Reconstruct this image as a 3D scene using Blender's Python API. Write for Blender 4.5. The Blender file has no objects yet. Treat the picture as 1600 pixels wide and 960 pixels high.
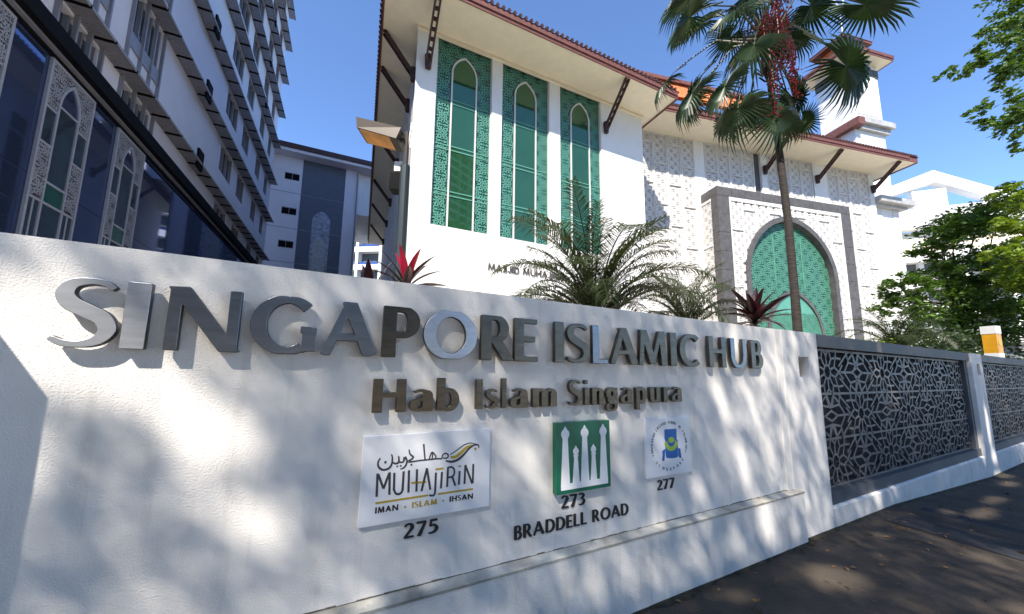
import bpy, math, random
import numpy as np
from mathutils import Vector, Matrix
S = bpy.context.scene
COL = S.collection
rnd = random.Random(7)
R = math.radians

# ------------------------------------------------------------------ camera
PITCH, ROLL = R(7.5), R(-0.7)
fwd = Vector((0, math.cos(PITCH), math.sin(PITCH)))
up0 = Vector((0, -math.sin(PITCH), math.cos(PITCH)))
r0 = Vector((1, 0, 0))
rt = r0 * math.cos(ROLL) - up0 * math.sin(ROLL)
upv = up0 * math.cos(ROLL) + r0 * math.sin(ROLL)
cam = bpy.data.cameras.new('camera')
camo = bpy.data.objects.new('camera', cam)
COL.objects.link(camo)
m = Matrix.Identity(4)
for i in range(3):
    m[i][0], m[i][1], m[i][2] = rt[i], upv[i], -fwd[i]
m[0][3], m[1][3], m[2][3] = 0, 0, 1.6
camo.matrix_world = m
cam.sensor_width = 36
cam.lens = 560 / 1600 * 36
cam.shift_y = 31 / 1600
cam.clip_start = 0.05
cam.clip_end = 3000
S.camera = camo

# ------------------------------------------------------------------ sky and sun
SUN = Vector((-0.28, -0.96, 1.08)).normalized()
w = bpy.data.worlds.new('World')
S.world = w
w.use_nodes = True
nt = w.node_tree
sky = nt.nodes.new('ShaderNodeTexSky')
sky.sky_type = 'NISHITA'
sky.sun_disc = False
sky.sun_elevation = math.asin(SUN.z)
sky.sun_rotation = math.atan2(SUN.x, SUN.y)
sky.altitude = 1500
sky.air_density = 0.8
sky.dust_density = 0.1
sky.ozone_density = 6.0
nt.nodes['Background'].inputs['Strength'].default_value = 0.112
nt.links.new(sky.outputs[0], nt.nodes['Background'].inputs['Color'])
sl = bpy.data.lights.new('sun', 'SUN')
sl.energy = 2.35
sl.angle = R(0.7)
sl.color = (1.0, 0.92, 0.81)
so = bpy.data.objects.new('sun', sl)
COL.objects.link(so)
so.rotation_euler = (-SUN).to_track_quat('-Z', 'Y').to_euler()
S.view_settings.view_transform = 'Standard'
S.view_settings.look = 'None'
S.view_settings.exposure = 1.9
S.view_settings.gamma = 1
S.render.engine = 'CYCLES'

# ------------------------------------------------------------------ materials
def mat(name, col, rough=0.7, metal=0.0, var=0.12, scale=2.5, bump=0.0, bscale=60, detail=4, stain=0.0, coat=0.0, spec=0.5, stretch=None, transl=0.0):
    mt = bpy.data.materials.new(name)
    mt.use_nodes = True
    n = mt.node_tree
    b = n.nodes['Principled BSDF']
    b.inputs['Roughness'].default_value = rough
    b.inputs['Metallic'].default_value = metal
    b.inputs['Specular IOR Level'].default_value = spec
    b.inputs['Coat Weight'].default_value = coat
    tc = n.nodes.new('ShaderNodeTexCoord')
    src = tc.outputs['Object']
    if stretch:
        mp = n.nodes.new('ShaderNodeMapping')
        mp.inputs['Scale'].default_value = stretch
        n.links.new(src, mp.inputs['Vector'])
        src2 = mp.outputs[0]
    else:
        src2 = src
    if var > 0:
        nz = n.nodes.new('ShaderNodeTexNoise')
        nz.inputs['Scale'].default_value = scale
        nz.inputs['Detail'].default_value = detail
        n.links.new(src2, nz.inputs['Vector'])
        cr = n.nodes.new('ShaderNodeValToRGB')
        cr.color_ramp.elements[0].position = 0.3
        cr.color_ramp.elements[1].position = 0.7
        cr.color_ramp.elements[0].color = tuple(c * (1 - var) for c in col) + (1,)
        cr.color_ramp.elements[1].color = tuple(min(1, c * (1 + var)) for c in col) + (1,)
        n.links.new(nz.outputs['Fac'], cr.inputs['Fac'])
        out = cr.outputs['Color']
        if stain > 0:
            mp2 = n.nodes.new('ShaderNodeMapping')
            mp2.inputs['Scale'].default_value = (7, 7, 0.6)
            n.links.new(src, mp2.inputs['Vector'])
            n2 = n.nodes.new('ShaderNodeTexNoise')
            n2.inputs['Scale'].default_value = 1.6
            n2.inputs['Detail'].default_value = 6
            n.links.new(mp2.outputs[0], n2.inputs['Vector'])
            c2 = n.nodes.new('ShaderNodeValToRGB')
            c2.color_ramp.elements[0].position = 0.55
            c2.color_ramp.elements[1].position = 0.75
            c2.color_ramp.elements[0].color = (0, 0, 0, 1)
            c2.color_ramp.elements[1].color = (stain, stain, stain, 1)
            n.links.new(n2.outputs['Fac'], c2.inputs['Fac'])
            mx = n.nodes.new('ShaderNodeMixRGB')
            mx.inputs['Color2'].default_value = (col[0] * 0.35, col[1] * 0.33, col[2] * 0.28, 1)
            n.links.new(c2.outputs['Color'], mx.inputs['Fac'])
            n.links.new(out, mx.inputs['Color1'])
            out = mx.outputs[0]
        n.links.new(out, b.inputs['Base Color'])
    else:
        b.inputs['Base Color'].default_value = (*col, 1)
    if bump > 0:
        nb = n.nodes.new('ShaderNodeTexNoise')
        nb.inputs['Scale'].default_value = bscale
        nb.inputs['Detail'].default_value = 3
        n.links.new(src2, nb.inputs['Vector'])
        bp = n.nodes.new('ShaderNodeBump')
        bp.inputs['Strength'].default_value = 1.0
        bp.inputs['Distance'].default_value = bump
        n.links.new(nb.outputs['Fac'], bp.inputs['Height'])
        n.links.new(bp.outputs['Normal'], b.inputs['Normal'])
    if transl > 0:
        tr = n.nodes.new('ShaderNodeBsdfTranslucent')
        tr.inputs['Color'].default_value = (min(1, col[0] * 2.2), min(1, col[1] * 2.0), col[2] * 0.8, 1)
        ms = n.nodes.new('ShaderNodeMixShader')
        ms.inputs[0].default_value = transl
        o = n.nodes['Material Output']
        n.links.new(b.outputs[0], ms.inputs[1])
        n.links.new(tr.outputs[0], ms.inputs[2])
        n.links.new(ms.outputs[0], o.inputs['Surface'])
    return mt

K = dict(
    stucco=mat('stucco', (0.82, 0.79, 0.755), 0.9, var=0.05, scale=3, bump=0.0042, bscale=135, stain=0.22),
    plinth=mat('plinth_stucco', (0.76, 0.74, 0.71), 0.9, var=0.08, scale=5, bump=0.004, bscale=120, stain=0.25),
    grime=mat('grime', (0.15, 0.13, 0.10), 0.95, var=0.5, scale=30),
    dirt=mat('dirt', (0.035, 0.03, 0.016), 0.95, var=0.6, scale=12, bump=0.01, bscale=60),
    ledge=mat('mossy_ledge', (0.50, 0.47, 0.40), 0.95, var=0.5, scale=5, bump=0.006, bscale=60),
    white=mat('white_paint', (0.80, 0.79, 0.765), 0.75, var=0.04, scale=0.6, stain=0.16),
    shadewhite=mat('shaded_white_cladding', (0.66, 0.63, 0.67), 0.6, var=0.04, scale=0.8, stain=0.10),  # white walls, with the mauve of their shade put into the colour
    soffit=mat('cream_soffit', (0.84, 0.76, 0.58), 0.8, var=0.04),
    fascia=mat('brown_fascia', (0.165, 0.06, 0.045), 0.6, var=0.2, scale=6, bump=0.01, bscale=20),
    tile=mat('roof_tile', (0.085, 0.032, 0.026), 0.7, var=0.3, scale=5),
    orange=mat('orange_tile', (0.62, 0.17, 0.05), 0.7, var=0.25, scale=4),
    timber=mat('dark_timber', (0.05, 0.017, 0.013), 0.5, var=0.3, scale=8),
    greystone=mat('grey_stone', (0.085, 0.082, 0.082), 0.7, var=0.25, scale=3, bump=0.004, bscale=30),
    palestone=mat('pale_cornice', (0.40, 0.40, 0.39), 0.7, var=0.2, scale=3),
    screen=mat('pale_screen', (0.72, 0.70, 0.67), 0.8, var=0.05),
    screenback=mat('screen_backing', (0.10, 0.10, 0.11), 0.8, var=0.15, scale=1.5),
    glassgreen=mat('green_glass', (0.03, 0.12, 0.055), 0.02, metal=0.45, var=0.1, scale=0.5, coat=0.6),
    filmgreen=mat('green_film', (0.010, 0.07, 0.052), 0.25, var=0.15, scale=1, coat=0.3),
    latticegreen=mat('green_lattice', (0.095, 0.30, 0.225), 0.5, var=0.1),
    archgreen=mat('arch_green_lattice', (0.08, 0.25, 0.165), 0.5, var=0.15),
    frame=mat('pale_window_frame', (0.62, 0.62, 0.60), 0.4, var=0.03),
    blueglass=mat('blue_cladding_glass', (0.13, 0.17, 0.30), 0.035, metal=0.85, var=0.08, scale=0.4),
    darkglass=mat('dark_window_glass', (0.07, 0.10, 0.125), 0.04, metal=0.6, var=0.2, scale=1.5),
    black=mat('black_metal', (0.006, 0.006, 0.007), 0.7, var=0.2, spec=0.08),
    shade=mat('sunshade_metal', (0.26, 0.245, 0.25), 0.5, metal=0.2, var=0.1),
    fin=mat('grey_fin_metal', (0.24, 0.235, 0.26), 0.45, metal=0.2, var=0.1),
    surround=mat('arch_surround', (0.25, 0.25, 0.265), 0.6, var=0.1),
    surframe=mat('bay_frame_metal', (0.30, 0.30, 0.32), 0.5, var=0.05),
    surback=mat('arch_surround_back', (0.05, 0.05, 0.056), 0.7, var=0.1),
    bluegrey=mat('blue_grey_cladding', (0.10, 0.11, 0.145), 0.6, var=0.08),
    palebluearch=mat('pale_arch_inlay', (0.30, 0.32, 0.38), 0.7, var=0.45, scale=3.5, detail=6),
    grille=mat('grille_metal', (0.135, 0.126, 0.122), 0.5, metal=0.1, var=0.15, scale=8),
    grilleback=mat('grille_backing', (0.022, 0.024, 0.03), 0.9, var=0.15),
    grilleframe=mat('grille_frame', (0.075, 0.082, 0.095), 0.5, var=0.1),
    rail=mat('stone_rail', (0.075, 0.065, 0.058), 0.6, var=0.15, scale=6),
    steel=mat('brushed_steel', (0.22, 0.225, 0.235), 0.30, metal=1.0, var=0.12, scale=9, stretch=(1, 1, 6), bump=0.0004, bscale=90),
    bronze=mat('bronze_steel', (0.13, 0.108, 0.082), 0.30, metal=1.0, var=0.2, scale=9, stretch=(1, 1, 6), bump=0.0004, bscale=90),
    lightsteel=mat('sunlit_steel', (0.50, 0.515, 0.54), 0.42, metal=1.0, var=0.1, scale=9, stretch=(1, 1, 6)),  # steel lightened for the letters that catch sun and sky
    side=mat('letter_side', (0.10, 0.085, 0.07), 0.4, metal=0.8, var=0.2),
    ink=mat('black_ink', (0.018, 0.018, 0.022), 0.5, var=0),
    ink2=mat('grey_ink', (0.045, 0.045, 0.055), 0.5, var=0),
    gold=mat('gold_ink', (0.50, 0.36, 0.03), 0.45, var=0),
    board=mat('white_board', (0.88, 0.88, 0.90), 0.35, var=0.02, scale=4),
    greenboard=mat('green_board', (0.005, 0.14, 0.075), 0.35, var=0.05),
    blueink=mat('blue_ink', (0.01, 0.13, 0.46), 0.45, var=0),
    limeink=mat('lime_ink', (0.36, 0.55, 0.06), 0.45, var=0),
    pave=mat('pavement_concrete', (0.054, 0.041, 0.029), 0.9, var=0.4, scale=2.2, bump=0.01, bscale=40, detail=8),
    patch=mat('asphalt_patch', (0.017, 0.018, 0.023), 0.9, var=0.25, scale=6, bump=0.008, bscale=60),
    soil=mat('garden_soil', (0.05, 0.06, 0.025), 0.95, var=0.4, scale=3, bump=0.02, bscale=20),
    forecourt=mat('pale_bounce_paving', (0.55, 0.50, 0.43), 0.85, var=0.15, scale=0.8),  # hidden ground, coloured pale to bounce sunlight up to eaves and facades
    road=mat('pale_bounce_road', (0.52, 0.48, 0.41), 0.9, var=0.2, bump=0.005),  # unseen road, coloured pale to bounce warm light onto the wall
    kerb=mat('kerb_concrete', (0.3, 0.3, 0.29), 0.9, var=0.2),
    litter=mat('dead_leaf', (0.16, 0.085, 0.03), 0.8, var=0.5, scale=20),
    trunk=mat('palm_trunk', (0.030, 0.023, 0.018), 0.85, var=0.4, scale=4, stretch=(1, 1, 6), bump=0.015, bscale=8),
    bark=mat('bark', (0.09, 0.07, 0.05), 0.9, var=0.35, scale=6, bump=0.02, bscale=12),
    fanleaf=mat('fan_leaf', (0.017, 0.040, 0.010), 0.42, var=0.5, scale=1.3, transl=0.14),
    petiole=mat('petiole', (0.035, 0.045, 0.015), 0.5, var=0.2),
    fruit=mat('red_fruit', (0.13, 0.006, 0.005), 0.4, var=0.35, scale=8),
    dateleaf=mat('date_leaf', (0.036, 0.052, 0.016), 0.5, var=0.4, scale=2, transl=0.2),
    red=mat('red_leaf', (0.34, 0.008, 0.035), 0.35, var=0.3, scale=6, transl=0.25),
    maroon=mat('maroon_leaf', (0.028, 0.006, 0.010), 0.35, var=0.4, scale=6, transl=0.12),
    leaf=mat('tree_leaf', (0.062, 0.125, 0.018), 0.5, var=0.5, scale=1.2, transl=0.28),
    canopy=mat('canopy_leaf', (0.14, 0.19, 0.06), 0.5, var=0.3, scale=1.2, transl=0.45),  # tree leaf made paler and more translucent to brighten the shade below
    leafb=mat('bright_leaf', (0.15, 0.23, 0.022), 0.5, var=0.4, scale=1.5, transl=0.3),
    leafd=mat('dark_leaf', (0.03, 0.06, 0.018), 0.5, var=0.4, scale=1.5, transl=0.2),
    amber=mat('amber_lens', (0.50, 0.25, 0.07), 0.3, var=0.25, scale=6),
    lamp=mat('lamp_housing', (0.055, 0.042, 0.032), 0.45, metal=0.2, var=0.1),
    pole=mat('grey_green_pole', (0.03, 0.042, 0.044), 0.4, metal=0.2, var=0.1),
    yellow=mat('yellow_panel', (0.55, 0.26, 0.008), 0.4, var=0.15, scale=5),
    concrete=mat('flats_paint', (0.74, 0.74, 0.72), 0.8, var=0.06, scale=0.3),
    flatsdark=mat('flats_recess', (0.10, 0.11, 0.12), 0.5, var=0.3, scale=0.4),
)

# ------------------------------------------------------------------ mesh helpers
class MB:
    def __init__(s):
        s.v, s.f, s.m = [], [], []
    def face(s, pts, mi=0):
        b = len(s.v); s.v += [tuple(p) for p in pts]; s.f.append(tuple(range(b, b + len(pts)))); s.m.append(mi)
    def box(s, x0, x1, y0, y1, z0, z1, mi=0):
        b = len(s.v)
        s.v += [(x, y, z) for z in (z0, z1) for y in (y0, y1) for x in (x0, x1)]
        for q in ((0, 2, 3, 1), (4, 5, 7, 6), (0, 1, 5, 4), (2, 6, 7, 3), (0, 4, 6, 2), (1, 3, 7, 5)):
            s.f.append(tuple(b + k for k in q)); s.m.append(mi)
        return s
    def prism(s, poly, y0, y1, mi=0):
        # polygon in x,z extruded along y
        n = len(poly); b = len(s.v)
        s.v += [(x, y0, z) for x, z in poly] + [(x, y1, z) for x, z in poly]
        s.f.append(tuple(b + k for k in range(n))); s.m.append(mi)
        s.f.append(tuple(b + n + k for k in reversed(range(n)))); s.m.append(mi)
        for k in range(n):
            j = (k + 1) % n
            s.f.append((b + k, b + n + k, b + n + j, b + j)); s.m.append(mi)
        return s
    def yprism(s, poly, x0, x1, mi=0):
        # polygon in y,z extruded along x
        n = len(poly); b = len(s.v)
        s.v += [(x0, y, z) for y, z in poly] + [(x1, y, z) for y, z in poly]
        s.f.append(tuple(b + k for k in reversed(range(n)))); s.m.append(mi)
        s.f.append(tuple(b + n + k for k in range(n))); s.m.append(mi)
        for k in range(n):
            j = (k + 1) % n
            s.f.append((b + k, b + j, b + n + j, b + n + k)); s.m.append(mi)
        return s
    def band(s, inner, outer, y0, y1, mi=0, close=False):
        n = len(inner)
        rng = range(n if close else n - 1)
        for k in rng:
            j = (k + 1) % n
            a, b_, c, d = inner[k], inner[j], outer[j], outer[k]
            s.prism([a, b_, c, d], y0, y1, mi)
        return s
    def bar(s, p, q, wd, dp=None, mi=0, upd=(0, 0, 1)):
        p, q = Vector(p), Vector(q); d = (q - p).normalized()
        u = Vector(upd)
        if abs(d.dot(u)) > 0.95: u = Vector((1, 0, 0))
        a = d.cross(u).normalized(); c = a.cross(d).normalized()
        dp = dp or wd
        b = len(s.v)
        for o in (p, q):
            for sa, sc in ((-1, -1), (1, -1), (1, 1), (-1, 1)):
                s.v.append(tuple(o + a * sa * wd / 2 + c * sc * dp / 2))
        for qd in ((0, 1, 2, 3), (7, 6, 5, 4), (0, 4, 5, 1), (1, 5, 6, 2), (2, 6, 7, 3), (3, 7, 4, 0)):
            s.f.append(tuple(b + k for k in qd)); s.m.append(mi)
        return s
    def tube(s, pts, rad, n=8, mi=0, cap=True):
        pts = [Vector(p) for p in pts]
        rings = []
        pa = None
        for i, p in enumerate(pts):
            d = (pts[min(i + 1, len(pts) - 1)] - pts[max(i - 1, 0)])
            d = d.normalized() if d.length > 1e-9 else Vector((0, 0, 1))
            if pa is None:
                u = Vector((0, 0, 1)) if abs(d.z) < 0.9 else Vector((1, 0, 0))
                a = d.cross(u).normalized()
            else:
                a = (pa - d * pa.dot(d)).normalized()
            pa = a
            c = d.cross(a)
            r = rad[i] if hasattr(rad, '__len__') else rad
            b = len(s.v)
            for k in range(n):
                t = 2 * math.pi * k / n
                s.v.append(tuple(p + a * math.cos(t) * r + c * math.sin(t) * r))
            rings.append(b)
        for i in range(len(rings) - 1):
            for k in range(n):
                j = (k + 1) % n
                s.f.append((rings[i] + k, rings[i] + j, rings[i + 1] + j, rings[i + 1] + k)); s.m.append(mi)
        if cap:
            s.f.append(tuple(rings[0] + k for k in reversed(range(n)))); s.m.append(mi)
            s.f.append(tuple(rings[-1] + k for k in range(n))); s.m.append(mi)
        return s
    def mesh(s, name, mats, smooth=False):
        me = bpy.data.meshes.new(name)
        me.from_pydata(s.v, [], s.f)
        for k in (mats if isinstance(mats, (list, tuple)) else [mats]):
            me.materials.append(K[k])
        if any(s.m): me.polygons.foreach_set('material_index', s.m)
        if smooth: me.polygons.foreach_set('use_smooth', [True] * len(s.f))
        me.update()
        return me
    def build(s, name, mats, parent=None, smooth=False, **kw):
        return obj(name, s.mesh(name, mats, smooth), parent, **kw)

def obj(name, me, parent=None, loc=None, rot=None, **kw):
    o = bpy.data.objects.new(name, me)
    COL.objects.link(o)
    if parent: o.parent = parent
    if loc is not None: o.location = loc
    if rot is not None: o.rotation_euler = rot
    for k, v in kw.items(): o[k] = v
    return o
def thing(name, label, cat, loc=(0, 0, 0), ang=None, group=None, rz=None):
    o = bpy.data.objects.new(name, None); COL.objects.link(o)
    o.empty_display_size = 0.2
    o.location = loc
    if ang is not None: o.rotation_euler = (0, 0, R(90 - ang))
    if rz is not None: o.rotation_euler = (0, 0, rz)
    o['label'] = label; o['category'] = cat
    if group: o['group'] = group
    return o
def npmesh(name, verts, faces, mats, midx=None):
    me = bpy.data.meshes.new(name)
    verts = np.asarray(verts, np.float32); faces = np.asarray(faces, np.int32)
    k = faces.shape[1]
    me.vertices.add(len(verts)); me.vertices.foreach_set('co', verts.ravel())
    me.loops.add(faces.size); me.loops.foreach_set('vertex_index', faces.ravel())
    me.polygons.add(len(faces)); me.polygons.foreach_set('loop_start', np.arange(0, faces.size, k, dtype=np.int32))
    for q in (mats if isinstance(mats, (list, tuple)) else [mats]): me.materials.append(K[q])
    if midx is not None: me.polygons.foreach_set('material_index', np.asarray(midx, np.int32))
    me.update(calc_edges=True)
    return me

class Fr:   # vertical frame: u along wall, o towards the viewer, z up
    def __init__(s, x, y, ang):
        s.x, s.y, s.ang = x, y, ang
        s.d = Vector((math.sin(R(ang)), math.cos(R(ang)), 0)); s.n = Vector((math.cos(R(ang)), -math.sin(R(ang)), 0))
    def w(s, u, z, o=0): return Vector((s.x, s.y, 0)) + s.d * u + s.n * o + Vector((0, 0, z))

FA = Fr(0.8687, 2.7288, 62.4)       # street wall face
FM = Fr(-3.3092, 14.5, 65.3)        # mosque front
FS = Fr(12.902, 23.3516, 76.5)      # screen wall
FB = Fr(13.2263, 22.0, 76.5)        # portal front
FF = Fr(-22.63, 31.447, 65.6)       # far block
FL = Fr(-23.871, 34.799, -24.4)     # left block facade

# ------------------------------------------------------------------ Islamic lattice
def lattice_segments(w, h, a):
    """line segments of a 10-fold star lattice with centred cells of size a x a over w x h"""
    segs = []
    def rosette(cx, cz):
        n = 10
        r1, r2, r3 = a * 0.085, a * 0.185, a * 0.27
        pA = [(cx + r1 * math.cos(math.pi * 2 * k / n + math.pi / n), cz + r1 * math.sin(math.pi * 2 * k / n + math.pi / n)) for k in range(n)]
        pB = [(cx + r2 * math.cos(math.pi * 2 * k / n + math.pi / n), cz + r2 * math.sin(math.pi * 2 * k / n + math.pi / n)) for k in range(n)]
        pC = [(cx + r3 * math.cos(math.pi * 2 * (k + .5) / n + math.pi / n), cz + r3 * math.sin(math.pi * 2 * (k + .5) / n + math.pi / n)) for k in range(n)]
        for k in range(n):
            j = (k + 1) % n
            segs.append((pA[k], pA[j])); segs.append((pA[k], pB[k]))
            segs.append((pB[k], pC[k])); segs.append((pC[k], pB[j]))
            t = math.pi * 2 * (k + .5) / n + math.pi / n
            r4 = a * (0.36 if k % 2 else 0.41)
            q = (cx + r4 * math.cos(t + .18), cz + r4 * math.sin(t + .18))
            q2 = (cx + r4 * math.cos(t - .18), cz + r4 * math.sin(t - .18))
            segs.append((pC[k], q)); segs.append((pC[k], q2))
    ni, nj = int(w / a) + 2, int(h / a) + 2
    for i in range(-1, ni):
        for j in range(-1, nj):
            rosette((i + .5) * a, (j + .5) * a); rosette(i * a, j * a)
            x, z = i * a, j * a
            segs.append(((x, z + a / 2 - a * .0), (x + a * .22, z + a / 2)))
            segs.append(((x + a * .78, z + a / 2), (x + a, z + a / 2)))
            segs.append(((x + a * .28, z), (x + a * .72, z)))
            segs.append(((x + a * .17, z + a * .33), (x + a * .33, z + a * .17)))
            segs.append(((x + a * .67, z + a * .83), (x + a * .83, z + a * .67)))
            segs.append(((x + a * .67, z + a * .17), (x + a * .83, z + a * .33)))
            segs.append(((x + a * .17, z + a * .83), (x + a * .33, z + a * .67)))
    return clip_segments(segs, w, h)
def clip_segments(segs, w, h):
    out = []
    for (p, q) in segs:      # clip to the rectangle
        x0, z0, x1, z1 = *p, *q
        t0, t1 = 0.0, 1.0; dx, dz = x1 - x0, z1 - z0; ok = True
        for pp, qq in ((-dx, x0), (dx, w - x0), (-dz, z0), (dz, h - z0)):
            if abs(pp) < 1e-9:
                if qq < 0: ok = False
            else:
                t = qq / pp
                if pp < 0: t0 = max(t0, t)
                else: t1 = min(t1, t)
        if ok and t1 - t0 > 0.02:
            out.append(((x0 + dx * t0, z0 + dz * t0), (x0 + dx * t1, z0 + dz * t1)))
    return out
def lattice_mb(w, h, a, bw, y0, dp, keep=None, mb=None, ox=0, oz=0, mi=0, segs=None):
    mb = mb or MB()
    for k, (p, q) in enumerate(clip_segments(segs, w, h) if segs else lattice_segments(w, h, a)):
        p = (p[0] + ox, p[1] + oz); q = (q[0] + ox, q[1] + oz)
        if keep and not (keep(*p) and keep(*q)): continue
        dx, dz = q[0] - p[0], q[1] - p[1]; l = math.hypot(dx, dz)
        if l < 1e-4: continue
        nx, nz = -dz / l * bw / 2, dx / l * bw / 2
        e = (k % 7) * 0.0004
        b = len(mb.v)
        ya, yb = y0 - dp - e, y0
        for y in (ya, yb):
            mb.v += [(p[0] - nx, y, p[1] - nz), (p[0] + nx, y, p[1] + nz), (q[0] + nx, y, q[1] + nz), (q[0] - nx, y, q[1] - nz)]
        for f in ((0, 1, 2, 3), (0, 4, 5, 1), (3, 2, 6, 7)):
            mb.f.append(tuple(b + t for t in f)); mb.m.append(mi)
    return mb
def arch_pts(cx, hw, zs, rise, n=14, z0=None):
    """outline of a pointed arch from bottom left over the apex to bottom right"""
    Rr = (hw * hw + rise * rise) / (2 * hw)
    am = math.asin(min(1, rise / Rr))
    rp = [(cx + (hw - Rr) + Rr * math.cos(am * k / n), zs + Rr * math.sin(am * k / n)) for k in range(n + 1)]
    lp = [(2 * cx - x, z) for x, z in rp]
    pts = lp + rp[::-1][1:]
    if z0 is not None: pts = [(cx - hw, z0)] + pts + [(cx + hw, z0)]
    return pts
def in_arch(x, z, cx, hw, zs, rise, z0=-99):
    if z < z0: return False
    if z <= zs: return abs(x - cx) < hw
    Rr = (hw * hw + rise * rise) / (2 * hw)
    return z < zs + rise and (abs(x - cx) - (hw - Rr)) ** 2 + (z - zs) ** 2 < Rr * Rr and abs(x - cx) < hw

# ------------------------------------------------------------------ ground
GZ = lambda u: 0 if u < 4.5 else max(-0.18, -0.04 * (u - 4.5))
def struct_sheet(name, pts, k):
    mb = MB(); mb.face(pts)
    return mb.build(name, k, kind='structure')
struct_sheet('ground', [(-400, -400, -0.45), (700, -400, -0.45), (700, 900, -0.45), (-400, 900, -0.45)], 'soil')
mb = MB()
us = [-12, 0, 4.5, 9, 14, 40]
for i in range(len(us) - 1):
    a, b = us[i], us[i + 1]
    mb.face([FA.w(a, GZ(a), 4.2), FA.w(b, GZ(b), 4.2), FA.w(b, GZ(b), -0.3), FA.w(a, GZ(a), -0.3)])
mb.build('footpath', 'pave', kind='structure')
mb = MB()
mb.face([FA.w(-12, -.3, 22), FA.w(60, -.3, 22), FA.w(60, -.3, 4.3), FA.w(-12, -.3, 4.3)])
mb.build('road', 'road', kind='structure')
for a in range(-12, 40, 2):
    pass
mb = MB()
mb.bar(FA.w(-12, -.12, 4.25), FA.w(40, -.30, 4.25), .12, .35)
mb.build('kerb', 'kerb', kind='structure')
mb = MB()
mb.face([FA.w(-20, 0.02, -.25), FA.w(60, 0.02, -.25), FA.w(60, 0.02, -60), FA.w(-20, 0.02, -60)])
mb.build('forecourt', 'forecourt', kind='structure')
# asphalt repair patch on the footpath
mb = MB()
mb.face([FA.w(3.55, .006, 1.5), FA.w(4.75, GZ(4.75) + .006, 1.6), FA.w(4.85, GZ(4.85) + .006, .2), FA.w(3.75, .006, .2)])
mb.build('asphalt_patch', 'patch', kind='structure')

# ------------------------------------------------------------------ street wall
t = thing('sign_wall', 'long white stucco boundary wall with a stained plinth, carrying the raised metal lettering', 'wall', FA.w(0, 0), 62.4)
MB().box(-7, 2.19, 0, .25, 0.0, 2.1).build('wall_panel', 'stucco', t)
MB().yprism([(-.062, -.1), (-.062, .478), (-.004, .492), (-.002, -.1)], -7, 2.27).build('plinth', 'plinth', t)
MB().yprism([(-.066, .468), (-.070, .484), (-.0, .5), (-.0, .4885), (-.059, .4775)], -7, 2.275).build('plinth_ledge', 'ledge', t)
MB().box(2.09, 2.2, -.012, 0, .5, 2.0985).build('edge_strip', 'stucco', t)
q = MB(); rg_ = random.Random(2); u_ = -3.2
while u_ < 2.08:
    l_ = rg_.uniform(.02, .09); h_ = rg_.uniform(.002, .009)
    q.box(u_, min(2.085, u_ + l_), -.0012, -.0001, .5005, .5005 + h_); u_ += l_ + .0005
q.build('grime_line', 'grime', t, kind='stuff')
# pier left of the frame that throws the hard shadow at the left end
MB().box(-3.72, -3.34, -.42, 0, 0, 2.12).build('pier', 'stucco', t)
def street_pier(u0, u1, name_label, zlow):
    p = thing('street_pier', name_label, 'pier', FA.w(u0, 0), 62.4, 'white piers of the street wall')
    wd = u1 - u0
    hx0, hx1, hz0, hz1 = (.30, .52, 1.61, 1.825) if u0 < 5 else (.32, .54, 1.68, 1.90)
    b = MB()
    b.box(0, hx0, -.02, .26, zlow, 2.1); b.box(hx1, wd, -.02, .26, zlow, 2.1)
    b.box(hx0, hx1, -.0195, .26, zlow, hz0); b.box(hx0, hx1, -.0195, .26, hz1, 2.1); b.box(hx0, hx1, .12, .26, hz0, hz1)
    b.build('pier_body', 'stucco', p)
    MB().box(hx0 + .001, hx1 - .001, .10, .119, hz0 + .001, hz1 - .001).build('niche_back', 'rail', p)
    return p
street_pier(2.19, 2.925, 'white stucco pier with a square niche between the lettered wall and the first grille', -.1)
street_pier(8.83, 9.55, 'narrow white stucco pier between the two dark grilles', -.4)
street_pier(15.5, 16.2, 'far white stucco pier at the right end of the second grille', -.4)
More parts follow.
